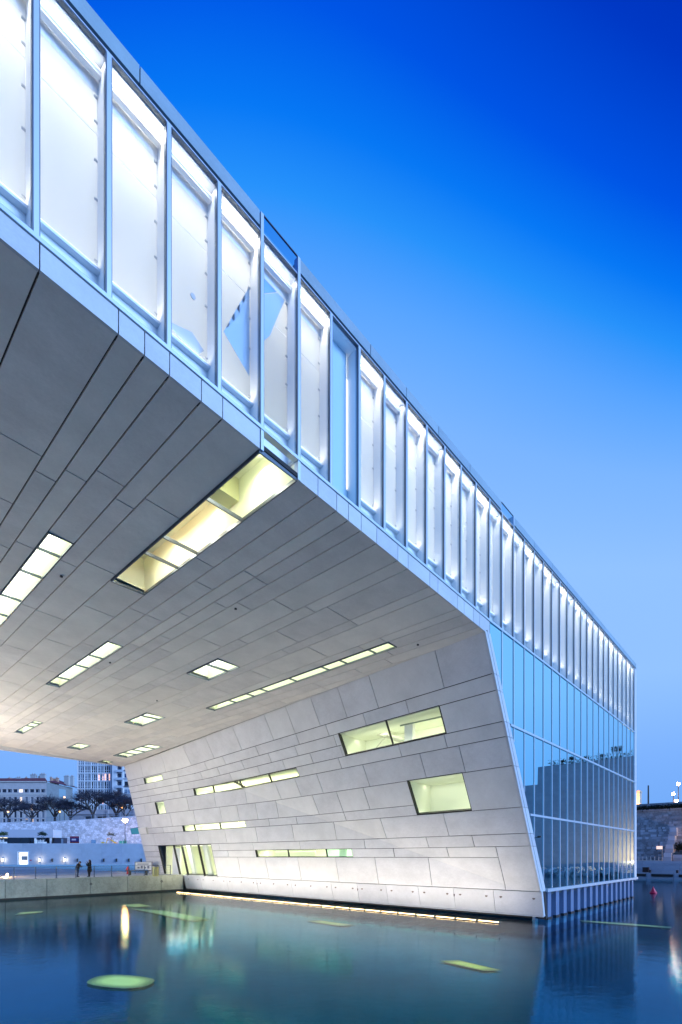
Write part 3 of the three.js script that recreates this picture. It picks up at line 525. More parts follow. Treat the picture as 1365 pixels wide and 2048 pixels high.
function person(label, p, turn, J) {
  const t = thing('person', label, 'person', p, turn);
  const L = (a, b, r, s) => [...J[a], ...J[b], r, s];
  const H = V(...J.head), face = V(...J.face).normalize(), up = V(...J.head).sub(V(...J.neck)).normalize(), sd = face.clone().cross(up).normalize();
  const at = (a, b, c) => H.clone().addScaledVector(face, a).addScaledVector(up, b).addScaledVector(sd, c).toArray();
  const head = [[...J.head, ...at(.0, .045, 0), .085, .09], [...at(.03, -.05, 0), ...at(.045, -.095, 0), .06, .04], [...at(.09, .0, 0), ...at(.105, -.035, 0), .012, .016], [...at(.085, -.068, -.018), ...at(.085, -.068, .018), .01, .01], [...at(0, 0, -.088), ...at(0, -.03, -.086), .016, .012], [...at(0, 0, .088), ...at(0, -.03, .086), .016, .012], [...J.neck, ...at(0, -.07, 0), .05, .048]];
  const limbs = [L('chest', 'hip', .115, .12), L('neck', 'chest', .06, .12), L('shL', 'elL', .045, .038), L('elL', 'wrL', .037, .027), L('shR', 'elR', .045, .038), L('elR', 'wrR', .037, .027), L('shL', 'shR', .06, .06), L('hpL', 'knL', .082, .056), L('knL', 'anL', .054, .036), L('hpR', 'knR', .082, .056), L('knR', 'anR', .054, .036)];
  const bodyG = [solid([...limbs, ...head], .018, .04)];
  for (const s of ['L', 'R']) { const w = V(...J['wr' + s]), d = w.clone().sub(V(...J['el' + s])).normalize(); bodyG.push(hand(w.addScaledVector(d, .015), d, V(...J.palm).addScaledVector(d, -V(...J.palm).dot(d)).normalize(), .9)); }
  part('body', bodyG, skin, t);
  for (const s of [-.032, .032]) part('eye', new THREE.SphereGeometry(.011, 8, 6).translate(...at(.083, .005, s)), std(.05, .04, .03, .3), t);
  const c = J.coat, jk = [L('chest', 'hip', .15 * c, .155 * c), L('neck', 'chest', .075, .14 * c), L('shL', 'shR', .085, .085), L('shL', 'elL', .07, .06), L('shR', 'elR', .07, .06), ['elL', 'wrL'].length && [...J.elL, ...V(...J.elL).lerp(V(...J.wrL), .88).toArray(), .06, .046], [...J.elR, ...V(...J.elR).lerp(V(...J.wrR), .88).toArray(), .06, .046]];
  if (J.skirt) jk.push([...J.hip, J.hip[0], J.hip[1] - .34, J.hip[2], .17, .215]); else jk.push([...J.hip, J.hip[0] - .01, J.hip[1] - .1, J.hip[2], .165, .16]);
  part(J.skirt ? 'coat' : 'jacket', solid(jk, .018, .05), cloth(...J.jacket), t);
  part('trousers', solid([L('hpL', 'knL', .1, .075), L('knL', 'anL', .073, .058), L('hpR', 'knR', .1, .075), L('knR', 'anR', .073, .058), L('hpL', 'hpR', .11, .11)].map((b) => J.skirt ? [...b.slice(0, 6), b[6] * .87, b[7] * .82] : b), .018, .04), cloth(...J.legs), t);
  for (const s of ['L', 'R']) { const a = J['an' + s]; part('shoe', solid([[a[0], .045, a[2], a[0] + J.toe[0] * .15, .035, a[2] + J.toe[2] * .15, .05, .036], [a[0], .09, a[2], a[0], .05, a[2], .048, .05]], .014, .03), cloth(.02, .018, .016), t); }
  part('hair', solid(J.hair.map((b) => [...at(...b.slice(0, 3)), ...at(...b.slice(3, 6)), b[6], b[7]]), .014, .03), cloth(...J.hairColor), t);
  return t;
}
person('bending person in dark jacket and blue jeans by the railing, head bowed', V(18.75, QY, -41.15), TH, {
  head: [.14, 1.42, .02], face: [.75, -.65, .1], neck: [.02, 1.3, 0], chest: [-.03, 1.16, 0], hip: [-.1, .9, 0], shL: [.0, 1.24, .17], shR: [0, 1.24, -.17], elL: [.12, 1.0, .26], elR: [.14, 1.0, -.22], wrL: [.3, 1.06, .07], wrR: [.3, 1.06, -.05], palm: [0, 1, 0],
  hpL: [-.1, .86, .1], hpR: [-.1, .86, -.1], knL: [-.04, .48, .11], knR: [-.12, .48, -.1], anL: [-.02, .09, .1], anR: [-.2, .09, -.1], toe: [1, 0, .1], coat: 1.12, jacket: [.009, .008, .01], legs: [.025, .045, .09], hairColor: [.02, .014, .012],
  hair: [[-.02, .04, 0, -.05, -.02, 0, .095, .085], [.03, .085, 0, -.03, .07, 0, .062, .07]] });
person('standing woman with long dark hair and black coat by the railing, hand raised', V(19.75, QY, -41.15), TH, {
  head: [.03, 1.58, 0], face: [-.96, .05, -.25], neck: [.04, 1.43, 0], chest: [.04, 1.27, 0], hip: [.03, .98, 0], shL: [-.02, 1.37, -.17], shR: [.08, 1.37, .17], elL: [-.22, 1.2, -.24], elR: [-.08, 1.14, .25], wrL: [-.28, 1.42, -.2], wrR: [-.25, 1.32, .08], palm: [-1, 0, 0],
  hpL: [-.05, .9, -.05], hpR: [.1, .9, .05], knL: [-.1, .5, -.04], knR: [.1, .5, .04], anL: [-.07, .09, -.05], anR: [.06, .09, .05], toe: [-1, 0, -.15], coat: 1.0, skirt: true, jacket: [.012, .011, .014], legs: [.01, .01, .012], hairColor: [.025, .02, .04],
  hair: [[-.03, .03, 0, -.06, -.04, 0, .1, .1], [-.07, -.05, 0, -.11, -.36, .01, .1, .07], [.01, .07, 0, -.05, .06, 0, .06, .07]] });

// ---------------------------------------------------------------- plaza furniture
{
  const red = std(.42, .015, .02, .35), t = thing('fire_hydrant', 'red fire hydrant on the plaza behind the railing', 'hydrant', bg(-24.4, QY, 57), TH);
  const lathe = new THREE.LatheGeometry([[0, 0], [.19, 0], [.19, .05], [.12, .07], [.115, .55], [.15, .57], [.15, .62], [.13, .64], [.13, .74], [.09, .83], [.035, .87], [.03, .93], [0, .93]].map((p) => new THREE.Vector2(...p)), 20);
  part('barrel', lathe, red, t); part('outlet', new THREE.CylinderGeometry(.065, .065, .44, 12).rotateZ(Math.PI / 2).translate(0, .56, 0), red, t); part('front_outlet', new THREE.CylinderGeometry(.075, .075, .2, 12).rotateX(Math.PI / 2).translate(0, .5, .14), red, t);
}
{
  const t = thing('litter_bin', 'cylindrical litter bin near the building corner, yellow light in its colour', 'bin', bg(-19.0, QY, 51), TH), m = std(.45, .42, .16, .5);  // yellow light falling on the bin is put into the drum colour
  part('drum', new THREE.LatheGeometry([[0, 0], [.28, 0], [.3, .08], [.3, .95], [.26, .97], [.26, .9], [0, .9]].map((p) => new THREE.Vector2(...p)), 24), m, t); part('hood', [cyl(.3, .3, .06, 0, 1.1, 0, 24), cyl(.025, .025, .2, .24, .92, 0), cyl(.025, .025, .2, -.24, .92, 0)], M.dark, t);
  part('slat', Array.from({ length: 10 }, (_, k) => B(-.02, .02, .1, .9, .295, .32).rotateY(k * Math.PI / 5)), std(.3, .3, .2, .5), t);
}
{
  const t = thing('bollard_light', 'low orange glowing light on the plaza at far left', 'lamp', bg(-33.5, QY, 50), TH);
  part('body', [cyl(.11, .09, .12, 0, 0, 0, 16), cyl(.09, .09, .04, 0, .3, 0, 16)], M.dark, t); part('lamp_lens', cyl(.085, .085, .18, 0, .12, 0, 16), emit(1, .55, .14, 40), t);
  const l = new THREE.PointLight(new THREE.Color().setRGB(1, .55, .18), 30, 0, 2); l.position.copy(bg(-33.5, QY + .2, 49.8)); l.castShadow = true; scene.add(l);
}
{
  const t = thing('bench', 'long dark slab bench on the plaza beside the building corner', 'bench', bg(-22.0, QY, 54), TH);
  part('seat', B(-1.3, 1.3, .42, .52, -.25, .25), M.dark, t); for (const x of [-.9, .9]) part('leg', B(x - .06, x + .06, 0, .42, -.2, .2), M.dark, t);
  const b = thing('notice_board', 'white notice board on thin dark legs behind the railing', 'board', bg(-23.0, QY, 58), TH);
  part('panel', B(-.95, .95, .5, 1.35, -.02, .02), std(.55, .58, .62, .6), b); part('frame', [B(-1, -.95, 0, 1.4, -.03, .03), B(.95, 1, 0, 1.4, -.03, .03), B(-.95, .95, 1.35, 1.4, -.03, .03)], M.dark, b);
  part('print', [0, 1, 2, 3].map((k) => B(-.7 + k * .38, -.45 + k * .38, .62, .82 + (k % 2) * .12, .021, .024)).concat([B(-.7, .6, 1.08, 1.2, .021, .024)]), std(.16, .18, .24, .7), b);
}
// added fill lights out of view at left, brightening soffit and wall
[[1, -42.5, 'nearest'], [-3, -44, 'middle'], [-7, -42.5, 'farthest']].forEach(([x, z, w]) => {
  const t = thing('added_floodlight', 'added unseen fill light on a short post, ' + w + ' of three to the wall', 'floodlight', V(x, QY, z));
  part('post', cyl(.06, .06, 1.1, 0, 0, 0, 10), M.dark, t); part('housing', B(-.55, .55, 1.1, 1.4, -.3, .3), M.dark, t); part('lamp_lens', B(-.5, .5, 1.4, 1.44, -.28, .28), emit(1, .9, .78, 8), t);
  rectLight(1, .56, V(x, QY + 1.5, z), V(x + 9, 14.7, z + 9), [1, .94, .85], 2250);
});
// ---------------------------------------------------------------- walls behind the plaza
{
  const cmat = concreteSet(.47, .52, .60), w = thing('concrete_wall', 'long smooth grey concrete wall at the back of the plaza', 'wall', bg(0, 0, 125), TH);
  const x0 = -130, x1 = -30;
  part('core', carve([[x0, x1, QY, 7]], [[-81.4, -78.2, QY - 1, 5.2]]).map((r) => B(r[0], r[1], r[2], r[3], -1, -.05)), M.joint, w);
  for (let x = x0; x < x1; x += 5) part('wall_slab', carve([[x + .015, x + 4.985, QY, 7.08]], [[-81.2, -78.4, QY - 1, 5.0]]).map((r) => B(r[0], r[1], r[2], r[3], -.05, .05)), cmat[Math.floor(rnd(4))], w);
  const d = part('doorway', [B(-81.25, -81.0, QY, 5.1, -.1, .1), B(-78.6, -78.35, QY, 5.1, -.1, .1), B(-81, -78.6, 4.85, 5.1, -.1, .1)], M.white, w, 'brightly lit doorway');
  part('lit_panel', [B(-81, -78.6, QY, 4.85, -.5, -.42)], emit(1, .97, .85, 1.5), d); part('counter_window', B(-80.4, -79, 2.9, 3.9, -.42, -.3), M.grey, d); part('red_sign', B(-78.1, -77.6, 2.75, 3.0, .06, .1), std(.4, .02, .06, .5), w);
  [-84.7, -75.5, -72.3, -69.2, -66, -59.4, -56.2, -53.1, -50].forEach((x, i) => {
    const on = [0, 1, 3].includes(i), L = thing('wall_lamp', on ? ['lit wall lamp left of the bright doorway', 'lit wall lamp just right of the bright doorway', '', 'lit wall lamp on the concrete wall left of the two people'][i] : 'small unlit dark wall lamp on the concrete wall', 'lamp', bg(x, 2.55, 124.9), TH, on ? undefined : 'unlit lamps along the concrete wall');
    part('bracket', B(-.1, .1, -.1, .75, -.0, .08), M.dark, L); part('lamp_shade', new THREE.CylinderGeometry(.2, .14, .75, 12).translate(0, .35, .25), on ? emit(1, .85, .6, 3) : M.dark, L);
    if (on) { const l = new THREE.PointLight(new THREE.Color().setRGB(1, .82, .55), 2.5, 0, 2); l.position.copy(bg(x, 3.0, 124.2)); l.castShadow = true; scene.add(l); }
  });
}
structure('terrace', merge([B(-140, -20, 4, 7.06, -16, -.95)]).translate(0, 0, 0).rotateY(TH).translate(bg(0, 0, 125).x, 0, bg(0, 0, 125).z), std(.4, .42, .45, .8), 'raised terrace above the concrete wall');
const rubbleTex = (() => {                                            // rough rubble: irregular stones as cells of unequal tone
  const n = 512, G = 44, pts = []; let q = 4242; const r = () => { q = (q * 1664525 + 1013904223) >>> 0; return q / 4294967296; };
  for (let j = 0; j < G; j++) for (let i = 0; i < G; i++) pts.push([(i + .5 * (j % 2) + .15 + .7 * r()) % G, j + .2 + .6 * r(), r()]);
  return texture(n, (x, y) => {
    const u = x / n * G, v = y / n * G, ci = Math.floor(u), cj = Math.floor(v); let d1 = 9, d2 = 9, t = 0;
    for (let b = -1; b <= 1; b++) for (let a = -2; a <= 1; a++) { const p = pts[((cj + b + G) % G) * G + (ci + a + G) % G]; let dx = Math.abs(p[0] - u); dx = Math.min(dx, G - dx); let dy = Math.abs(p[1] - v); dy = Math.min(dy, G - dy); const d = dx * dx * .6 + dy * dy * 1.5; if (d < d1) { d2 = d1; d1 = d; t = p[2]; } else if (d < d2) d2 = d; }
    const mortar = Math.sqrt(d2) - Math.sqrt(d1) < .09 ? .86 : 1, w = mortar * (.78 + .2 * t) + .12 * cloud[y * n + x] + .1 * cloud2[y * n + x]; return [w, w, w];
  }, true, [1 / 26, 1 / 26]);
})();
{
  const m = std(.82, .80, .86, .9, 0, { map: rubbleTex }), w = thing('retaining_wall', 'tall rough stone retaining wall below the street trees', 'wall', bg(0, 0, 141), TH);
  const p = (a) => plate(a, ([x, y]) => V(x, y, 0), V(0, 0, 1), 2);
  part('masonry', p([[-140, 6.9], [-20, 6.9], [-20, 15.9], [-57, 15.2], [-83, 13.5], [-140, 12.4]]), m, w);
  part('coping', [rod(V(-140, 12.45, -.6), V(-83, 13.55, -.6), .22, .22, 4), rod(V(-83, 13.55, -.6), V(-57, 15.25, -.6), .22, .22, 4), rod(V(-57, 15.25, -.6), V(-20, 15.95, -.6), .22, .22, 4)], std(.5, .5, .54, .8), w);
  const f = thing('street_fence', 'thin metal fence along the top of the stone retaining wall', 'fence', bg(0, 0, 142), TH), fm = std(.22, .27, .36, .5, .3);
  for (let x = -100; x < -50; x += 1.6) { const y = x < -83 ? 13.5 + (x + 83) * .019 : 13.5 + (x + 83) * .065; part('post', B(x - .05, x + .05, y, y + 1.35, -.05, .05), fm, f); }
  part('rail', [rod(V(-100, 14.5, 0), V(-83, 14.85, 0), .05), rod(V(-83, 14.85, 0), V(-50, 17, 0), .05), rod(V(-100, 13.9, 0), V(-83, 14.25, 0), .03), rod(V(-83, 14.25, 0), V(-50, 16.4, 0), .03)], fm, f);
}
structure('street', merge([B(-300, 40, 9, 12.6, -260, -2)]).rotateY(TH).translate(bg(0, 0, 141).x, 0, bg(0, 0, 141).z), std(.13, .13, .14, .9), 'street level behind the retaining wall');
// pavilion, posters, slide, planters on the terrace
{
  const t = thing('pavilion', 'low white pavilion with dark glass front on the terrace at left', 'pavilion', bg(0, 7.06, 136), TH);
  part('canopy', B(-108, -78.5, 1.9, 4.1, -4, .3), std(.46, .48, .54, .7), t); part('back_room', [B(-108, -79.5, 0, 1.9, -4, -3.8)], std(.05, .06, .08, .7), t);
  for (let x = -108; x < -81; x += 3.4) part('glass_pane', B(x + .05, x + 3.35, .35, 1.85, -.35, -.3), glass(.25, .4, .6, 1.6), t);
  part('plinth', B(-108, -79, 0, .33, -.5, -.1), std(.5, .5, .55, .7), t); for (const x of [-83.5, -79.3]) part('pillar', B(x - .2, x + .2, .0, 1.9, -.3, .1), M.white, t);
  part('lamp_strip', B(-93, -91.2, 1.82, 1.89, -.2, .2), emit(1, .8, .35, 3), t);
  const k = thing('kiosk', 'small dark kiosk beside the white pavilion', 'kiosk', bg(-76.4, 7.06, 135), TH);
  part('shell', [B(-1.3, 1.2, 0, 1.7, -1.8, .0), B(-1.35, 1.25, 1.7, 1.8, -1.9, .1)], std(.03, .035, .06, .6), k); part('door', B(.55, 1.1, .05, 1.6, .0, .04), std(.2, .27, .36, .5), k);
  const ps = texture(256, (x, y) => { const u = x / 256, v = y / 256, q = cloud[(y * 2) * 512 + x * 2], s = Math.sin(u * 21 + q * 9) * Math.sin(v * 15 - q * 7); return v < .22 ? [.35 + .3 * s, .06, .08] : v > .75 ? [.45 + .2 * s, .15, .25] : u > .2 && u < .65 && v > .4 && v < .62 ? [.7, .7, .75] : [.05 + .2 * Math.max(0, s), .08 + .12 * Math.abs(s), .35 + .2 * q]; });
  const b = thing('billboard', 'colourful printed billboard standing at the foot of the stone wall', 'billboard', bg(-70.6, 7.06, 132), TH);
  const face = new THREE.PlaneGeometry(2.5, 1.85).translate(0, 1.2, .06); part('print', face, std(1, 1, 1, .5, 0, { map: ps }), b); part('frame', [B(-1.32, 1.32, .2, 2.2, -.05, .05), B(-1.1, -.95, 0, .2, -.05, .05), B(.95, 1.1, 0, .2, -.05, .05)], M.white, b);
  const s = thing('info_sign', 'small plain blue information sign right of the colourful billboard', 'sign', bg(-65.6, 7.06, 132), TH);
  part('panel', B(-.6, .6, .25, 1.15, -.03, .03), std(.12, .27, .42, .5), s); part('leg', [B(-.5, -.42, 0, .25, -.03, .03), B(.42, .5, 0, .25, -.03, .03)], M.dark, s); part('print', [B(-.4, .4, .8, .9, .031, .035), B(-.4, .2, .55, .62, .031, .035)], std(.4, .5, .6, .6), s);
  const y = thing('playground_slide', 'yellow playground slide with small climbing frame on the terrace', 'slide', bg(-60, 7.06, 131), TH), ym = std(.75, .5, .02, .4);
  part('chute', [plate([[-.6, 1.1], [-.2, 1.1], [.9, .12], [1.4, .1], [1.4, 0], [.85, 0], [-.25, .95], [-.6, .95]], ([a, c]) => V(a, c, .3), V(0, 0, 1), .6)], ym, y); part('platform', B(-1.4, -.6, .85, .95, -.4, .4), std(.4, .25, .2, .6), y);
  part('ladder', [rod(V(-1.8, 0, .2), V(-1.4, 1.5, .2), .05), rod(V(-1.8, 0, -.2), V(-1.4, 1.5, -.2), .05), rod(V(-1.65, .55, -.2), V(-1.65, .55, .2), .04)], ym, y); part('roof', rod(V(-1.4, 1.5, 0), V(-.5, 1.2, 0), .12, .1), std(.5, .2, .15, .6), y);
  part('spring_seat', [B(-3, -2.3, .25, .55, -.15, .15), rod(V(-2.6, 0, 0), V(-2.6, .3, 0), .08)], ym, y);
  part('climbing_panel', [B(1.7, 2.4, 0, .85, -.1, .1), B(2.6, 3.6, 0, .9, -.1, .1)], std(.06, .32, .25, .5), y);
}
// ---------------------------------------------------------------- trees
function branchTree(rs, H, spread, twigs) {
  const wood = [], fine = [];
  const grow = (p, d, len, r, lvl) => {
    const q = p.clone().addScaledVector(d, len); wood.push(rod(p, q, r, r * .68, 5));
    if (lvl >= 4) { for (let i = 0; i < twigs; i++) { const a = p.clone().lerp(q, rnd()), b = V(rnd(-1, 1), rnd(-.35, 1), rnd(-1, 1)).normalize().addScaledVector(d, .6).multiplyScalar(rnd(.5, 1.3)); fine.push([a, a.clone().add(b), .022]); } return; }
    const n = lvl === 0 ? 4 : 3;
    for (let i = 0; i < n; i++) { const az = i / n * 6.283 + rnd(1.6), ti = rnd(.35, .8) * spread, ax = V(Math.cos(az), 0, Math.sin(az)), nd = d.clone().multiplyScalar(Math.cos(ti)).addScaledVector(ax, Math.sin(ti)); nd.y = Math.max(nd.y, lvl > 1 ? -.1 : .25); grow(q, nd.normalize(), len * rnd(.62, .82), r * .62, lvl + 1); }
  };
  grow(V(0, 0, 0), V(rnd(-.06, .06), 1, rnd(-.06, .06)).normalize(), H * .27, H * .03, 0);
  const pos = [], nor = [];
  for (const [a, b, r] of fine) { const d = b.clone().sub(a), s = V(d.z + .01, .1, -d.x).normalize().multiplyScalar(r), t = d.clone().cross(s).normalize().multiplyScalar(r); const c = [a.clone().add(s), a.clone().sub(s).add(t), a.clone().sub(t)]; for (const [i, j] of [[0, 1], [1, 2], [2, 0]]) { pos.push(...c[i].toArray(), ...c[j].toArray(), ...b.toArray()); } }
  const g = new THREE.BufferGeometry(); g.setAttribute('position', new THREE.Float32BufferAttribute(pos, 3)); g.computeVertexNormals(); g.setAttribute('uv', new THREE.Float32BufferAttribute(new Float32Array(pos.length / 3 * 2), 2));
  return [merge(wood), g];
}
{
  const bark = std(.085, .075, .075, .9), twig = std(.04, .045, .075, .95), kinds = [branchTree(1, 8.6, 1.05, 13), branchTree(2, 8.2, 1.15, 13)];
  const list = [[-99, 148, 1, 'bare winter tree in front of the left end of the apartment house'], [-91.5, 147, .92, 'bare winter tree before the right half of the apartment house'], [-85.5, 149, 1.04, 'bare tree lit orange by the street lamp at the house corner'], [-79.8, 147, .98, 'bare winter tree between the apartment house and the tower'], [-73.2, 147, 1, 'bare winter tree in front of the tower block'], [-66.5, 148, 1.12, 'bare winter tree below the balconies beside the tower'], [-63, 146, .8, 'bare winter tree next to the building edge'], [-105.5, 149, .95, 'bare winter tree cut by the left picture edge']];
  list.forEach(([r, d, s, label], i) => { const t = thing('bare_tree', label, 'tree', bg(r, 12.6 - .1, d), rnd(6.28)); const [w, f] = kinds[i % 2]; part('trunk', w, bark, t); part('crown', f, twig, t); t.scale.set(s * 1.75, s * (i > 3 && i < 7 ? 1.5 : 1.22), s * 1.75); });
  for (const [r, y, d, k, label] of [[-97.6, 16.9, 146, 40, 'orange street lamp globe in front of the apartment house'], [-81.2, 21.2, 146.2, 220, 'orange street lamp globe above the orange lit tree'], [-83.0, 17.0, 147, 160, 'small orange street lamp among the lit branches'], [-64.6, 18.2, 146.8, 220, 'orange street lamp in the trees beside the building edge']]) {
    const t = thing('orange_street_lamp', label, 'street lamp', bg(r, 12.6, d), TH), h = y - 12.6; part('pole', cyl(.09, .05, h - .2, 0, 0, 0, 8), M.dark, t); part('lamp_globe', new THREE.SphereGeometry(.24, 14, 10).translate(0, h, 0), emit(1, .42, .08, 5), t);
    const l = new THREE.PointLight(new THREE.Color().setRGB(1, .42, .12), k, 0, 2); l.position.copy(bg(r, y, d)); l.castShadow = true; scene.add(l);
  }
  // pines with needle clumps, in white planters
  const leaf = (n, rx, ry, tuft) => { const pos = []; for (let i = 0; i < n; i++) { const u = rnd(6.283), v = Math.acos(rnd(-.6, 1)), q = Math.pow(rnd(), .3), c = V(Math.sin(v) * Math.cos(u) * rx * q, Math.cos(v) * ry * q, Math.sin(v) * Math.sin(u) * rx * q); c.multiplyScalar(.75 + .3 * Math.sin(u * 3 + i % 2)); for (let k = 0; k < tuft; k++) { const a = V(rnd(-1, 1), rnd(-.3, 1), rnd(-1, 1)).normalize(), s = V(rnd(-1, 1), rnd(-1, 1), rnd(-1, 1)).normalize().multiplyScalar(.035), e = c.clone().addScaledVector(a, rnd(.15, .34)); pos.push(...c.clone().add(s).toArray(), ...c.clone().sub(s).toArray(), ...e.toArray()); } } const g = new THREE.BufferGeometry(); g.setAttribute('position', new THREE.Float32BufferAttribute(pos, 3)); g.computeVertexNormals(); g.setAttribute('uv', new THREE.Float32BufferAttribute(new Float32Array(pos.length / 3 * 2), 2)); return g; };
  for (const [r, d, s, c, label] of [[-88.6, 130.5, 1, [.05, .09, .03], 'dark green pine in a white planter at the far left of the terrace'], [-78.2, 130.5, 1, [.022, .05, .035], 'dark green pine in a white planter beside the kiosk'], [-61.2, 132.5, 1.05, [.09, .075, .02], 'thin olive brown tree beside the playground slide']]) {
    const slim = r > -65, t = thing('pine_tree', label, 'tree', bg(r, 7.06, d), rnd(6)); part('trunk', slim ? [rod(V(0, 0, 0), V(.1, 1.6, 0), .07, .05), rod(V(.1, 1.6, 0), V(.6, 2.6, .1), .05, .02), rod(V(.1, 1.5, 0), V(-.5, 2.5, -.1), .05, .02), rod(V(.05, 1.1, 0), V(-.7, 1.9, .2), .04, .02)] : [rod(V(0, .4, 0), V(.05, 1.5, 0), .1, .07), rod(V(.05, 1.5, 0), V(.6, 2.2, .1), .05, .03), rod(V(.05, 1.5, 0), V(-.6, 2.2, 0), .05, .03)], std(.08, .065, .05, .9), t);
    const cr = leaf(slim ? 90 : 210, 1.25 * s, .75 * s, 14); part('crown', cr.translate(0, 2.55, 0), std(...c, .9), t);
    if (!slim) { const p = thing('planter', r < -85 ? 'white slatted planter with seats under the far left pine' : 'white slatted planter with seats under the pine by the kiosk', 'planter', bg(r, 7.06, d - .2), TH); part('tub', [B(-.8, .8, 0, .12, -.8, .8), B(-.75, .75, .1, .6, -.75, -.68), B(-.75, .75, .1, .6, .68, .75)], M.white, p); for (let k = 0; k < 4; k++) part('slat', B(-1, 1, .15 + k * .25, .25 + k * .25, .8, .86), M.white, p); for (const x of [-.9, 0, .9]) part('post', B(x - .05, x + .05, 0, 1.15, .76, .8), M.white, p); }
  }
  // bright street lamp on the terrace
  const t = thing('street_lamp', 'very bright street lamp on a tall dark pole before the stone wall', 'street lamp', bg(-55.5, 7.06, 128), TH);
  part('pole', [cyl(.11, .06, 5.7, 0, 0, 0, 10), cyl(.17, .12, 1.1, 0, 0, 0, 10)], M.dark, t); part('lamp_head', new THREE.SphereGeometry(.6, 18, 12).scale(1, .8, 1).translate(0, 6.0, 0), emit(1, .50, .16, 170), t); part('cap', new THREE.ConeGeometry(.45, .25, 16).translate(0, 6.5, 0), M.dark, t);
  const l = new THREE.PointLight(new THREE.Color().setRGB(1, .78, .5), 900, 0, 2); l.position.copy(bg(-55.5, 13.06, 128)); l.shadow.radius = 15; l.castShadow = true; scene.add(l);
}
// ---------------------------------------------------------------- houses behind
{
  const t = thing('apartment_house', 'cream apartment house with dark red roof and many chimneys at left', 'building', bg(-112.4, 12.5, 190), TH), W = 25, Hh = 19.7, wm = std(.56, .51, .50, .85, 0, { map: cloudTex2 });
  const cols = [], holes = []; for (let k = 0; k < 11; k++) cols.push(-1.3 - k * 2.12);
  const lv = [[15.7, 17.0, .82], [11.6, 14.0, .52], [8.9, 11.2, .52], [6.1, 8.5, .52], [3.3, 5.6, .52], [1.0, 1.9, .85]];
  for (const c of cols) for (const [a, b, w] of lv) holes.push([c - w, c + w, a, b]);
  part('wall', [...carve([[-W, 0, 0, Hh]], holes).map((r) => B(r[0], r[1], r[2], r[3], -.35, 0)), B(-W, -.2, 0, Hh - .3, -1.2, -1)], wm, t);
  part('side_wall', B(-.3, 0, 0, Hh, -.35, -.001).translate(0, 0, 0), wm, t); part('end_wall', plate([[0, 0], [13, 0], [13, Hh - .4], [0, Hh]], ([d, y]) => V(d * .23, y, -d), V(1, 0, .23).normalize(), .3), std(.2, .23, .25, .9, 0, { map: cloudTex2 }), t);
  part('closed_window', plate([[6, 14.8], [9.4, 14.8], [9.4, 18], [6, 18]], ([d, y]) => V(d * .23, y, -d), V(1, 0, .23).normalize(), .1, .05), std(.2, .3, .36, .8), t);
  part('band', [B(-W, .05, 14.9, 15.2, 0, .15), B(-W, .05, 2.3, 2.7, 0, .2), B(-W, .1, Hh, Hh + .3, -.5, .4)], std(.64, .58, .52, .8), t);
  const warm = emit(1, .6, .22, 1.6), warm2 = emit(1, .78, .55, 1.2), dk = std(.02, .025, .05, .25), cur = std(.25, .27, .32, .7);
  cols.forEach((c, i) => lv.forEach(([a, b, w], j) => { const lit = (j === 1 && i === 4) || (j === 2 && i === 2) || (j === 4 && (i === 2 || i === 3)) || (j === 0 && i === 4); const f = part('window', [B(c - w, c - w + .07, a, b, -.3, -.2), B(c + w - .07, c + w, a, b, -.3, -.2), B(c - w, c + w, a, a + .08, -.3, -.12)], std(.3, .3, .33, .6), t); part('window_pane', B(c - w, c + w, a, b, -.42, -.36), lit ? (j === 1 || j === 0 ? warm2 : warm) : dk, f); if (rnd() < .35) part('curtain', B(c + (rnd() < .5 ? -w : .1), c + w * .6, a + .1, b - .1, -.345, -.33), cur, f); }));
  const roof = part('roof', plate([[-W, Hh + .3], [.6, Hh + .3], [-3, Hh + 2.2], [-W, Hh + 2.0]], ([x, y]) => V(x, y, (Hh + .3 - y) * 2.4 + .4), V(0, 1, .4).normalize(), .3), std(.16, .035, .045, .85), t);
  part('roof_side', plate([[0, 0], [14, -.5], [9, 1.9]], ([d, y]) => V(.6 + d * .23 - y * 1.6, Hh + .3 + y, -d), V(1, .6, 0).normalize(), .25), std(.10, .03, .05, .85), roof);
  [[-15.6, .9, 1.6, 3], [-14.4, .6, 1.6, 4], [-12.8, 1.8, 2, 3], [-10.9, .8, 1.8, 5], [-10.4, .5, 2.2, 4], [-7.6, 2.1, 3.4, 4], [-5.8, .6, 2.8, 5], [-4, 2.0, 3.6, 4], [-1.3, .6, 2.4, 5], [-.6, .9, 2.0, 6], [.5, .8, 2.4, 6], [2.6, 1.8, 3.6, 9], [4.2, 1.2, 3.6, 10], [-17, .8, 2, 4]].forEach(([x, w, h, z], i) => { const c = part('chimney', [B(x - w / 2, x + w / 2, Hh, Hh + h, -z - 1, -z), B(x - w / 2 - .1, x + w / 2 + .1, Hh + h, Hh + h + .2, -z - 1.1, -z + .1)], w > 1 ? std(.38, .40, .42, .9) : std(.42, .26, .2, .9), roof); part('pot', [-.3, .3].slice(0, w > 1 ? 2 : 1).map((q) => cyl(.16, .13, .45, x + q * w * .7, Hh + h + .2, -z - .5, 8)), std(.35, .2, .14, .9), c); });
}
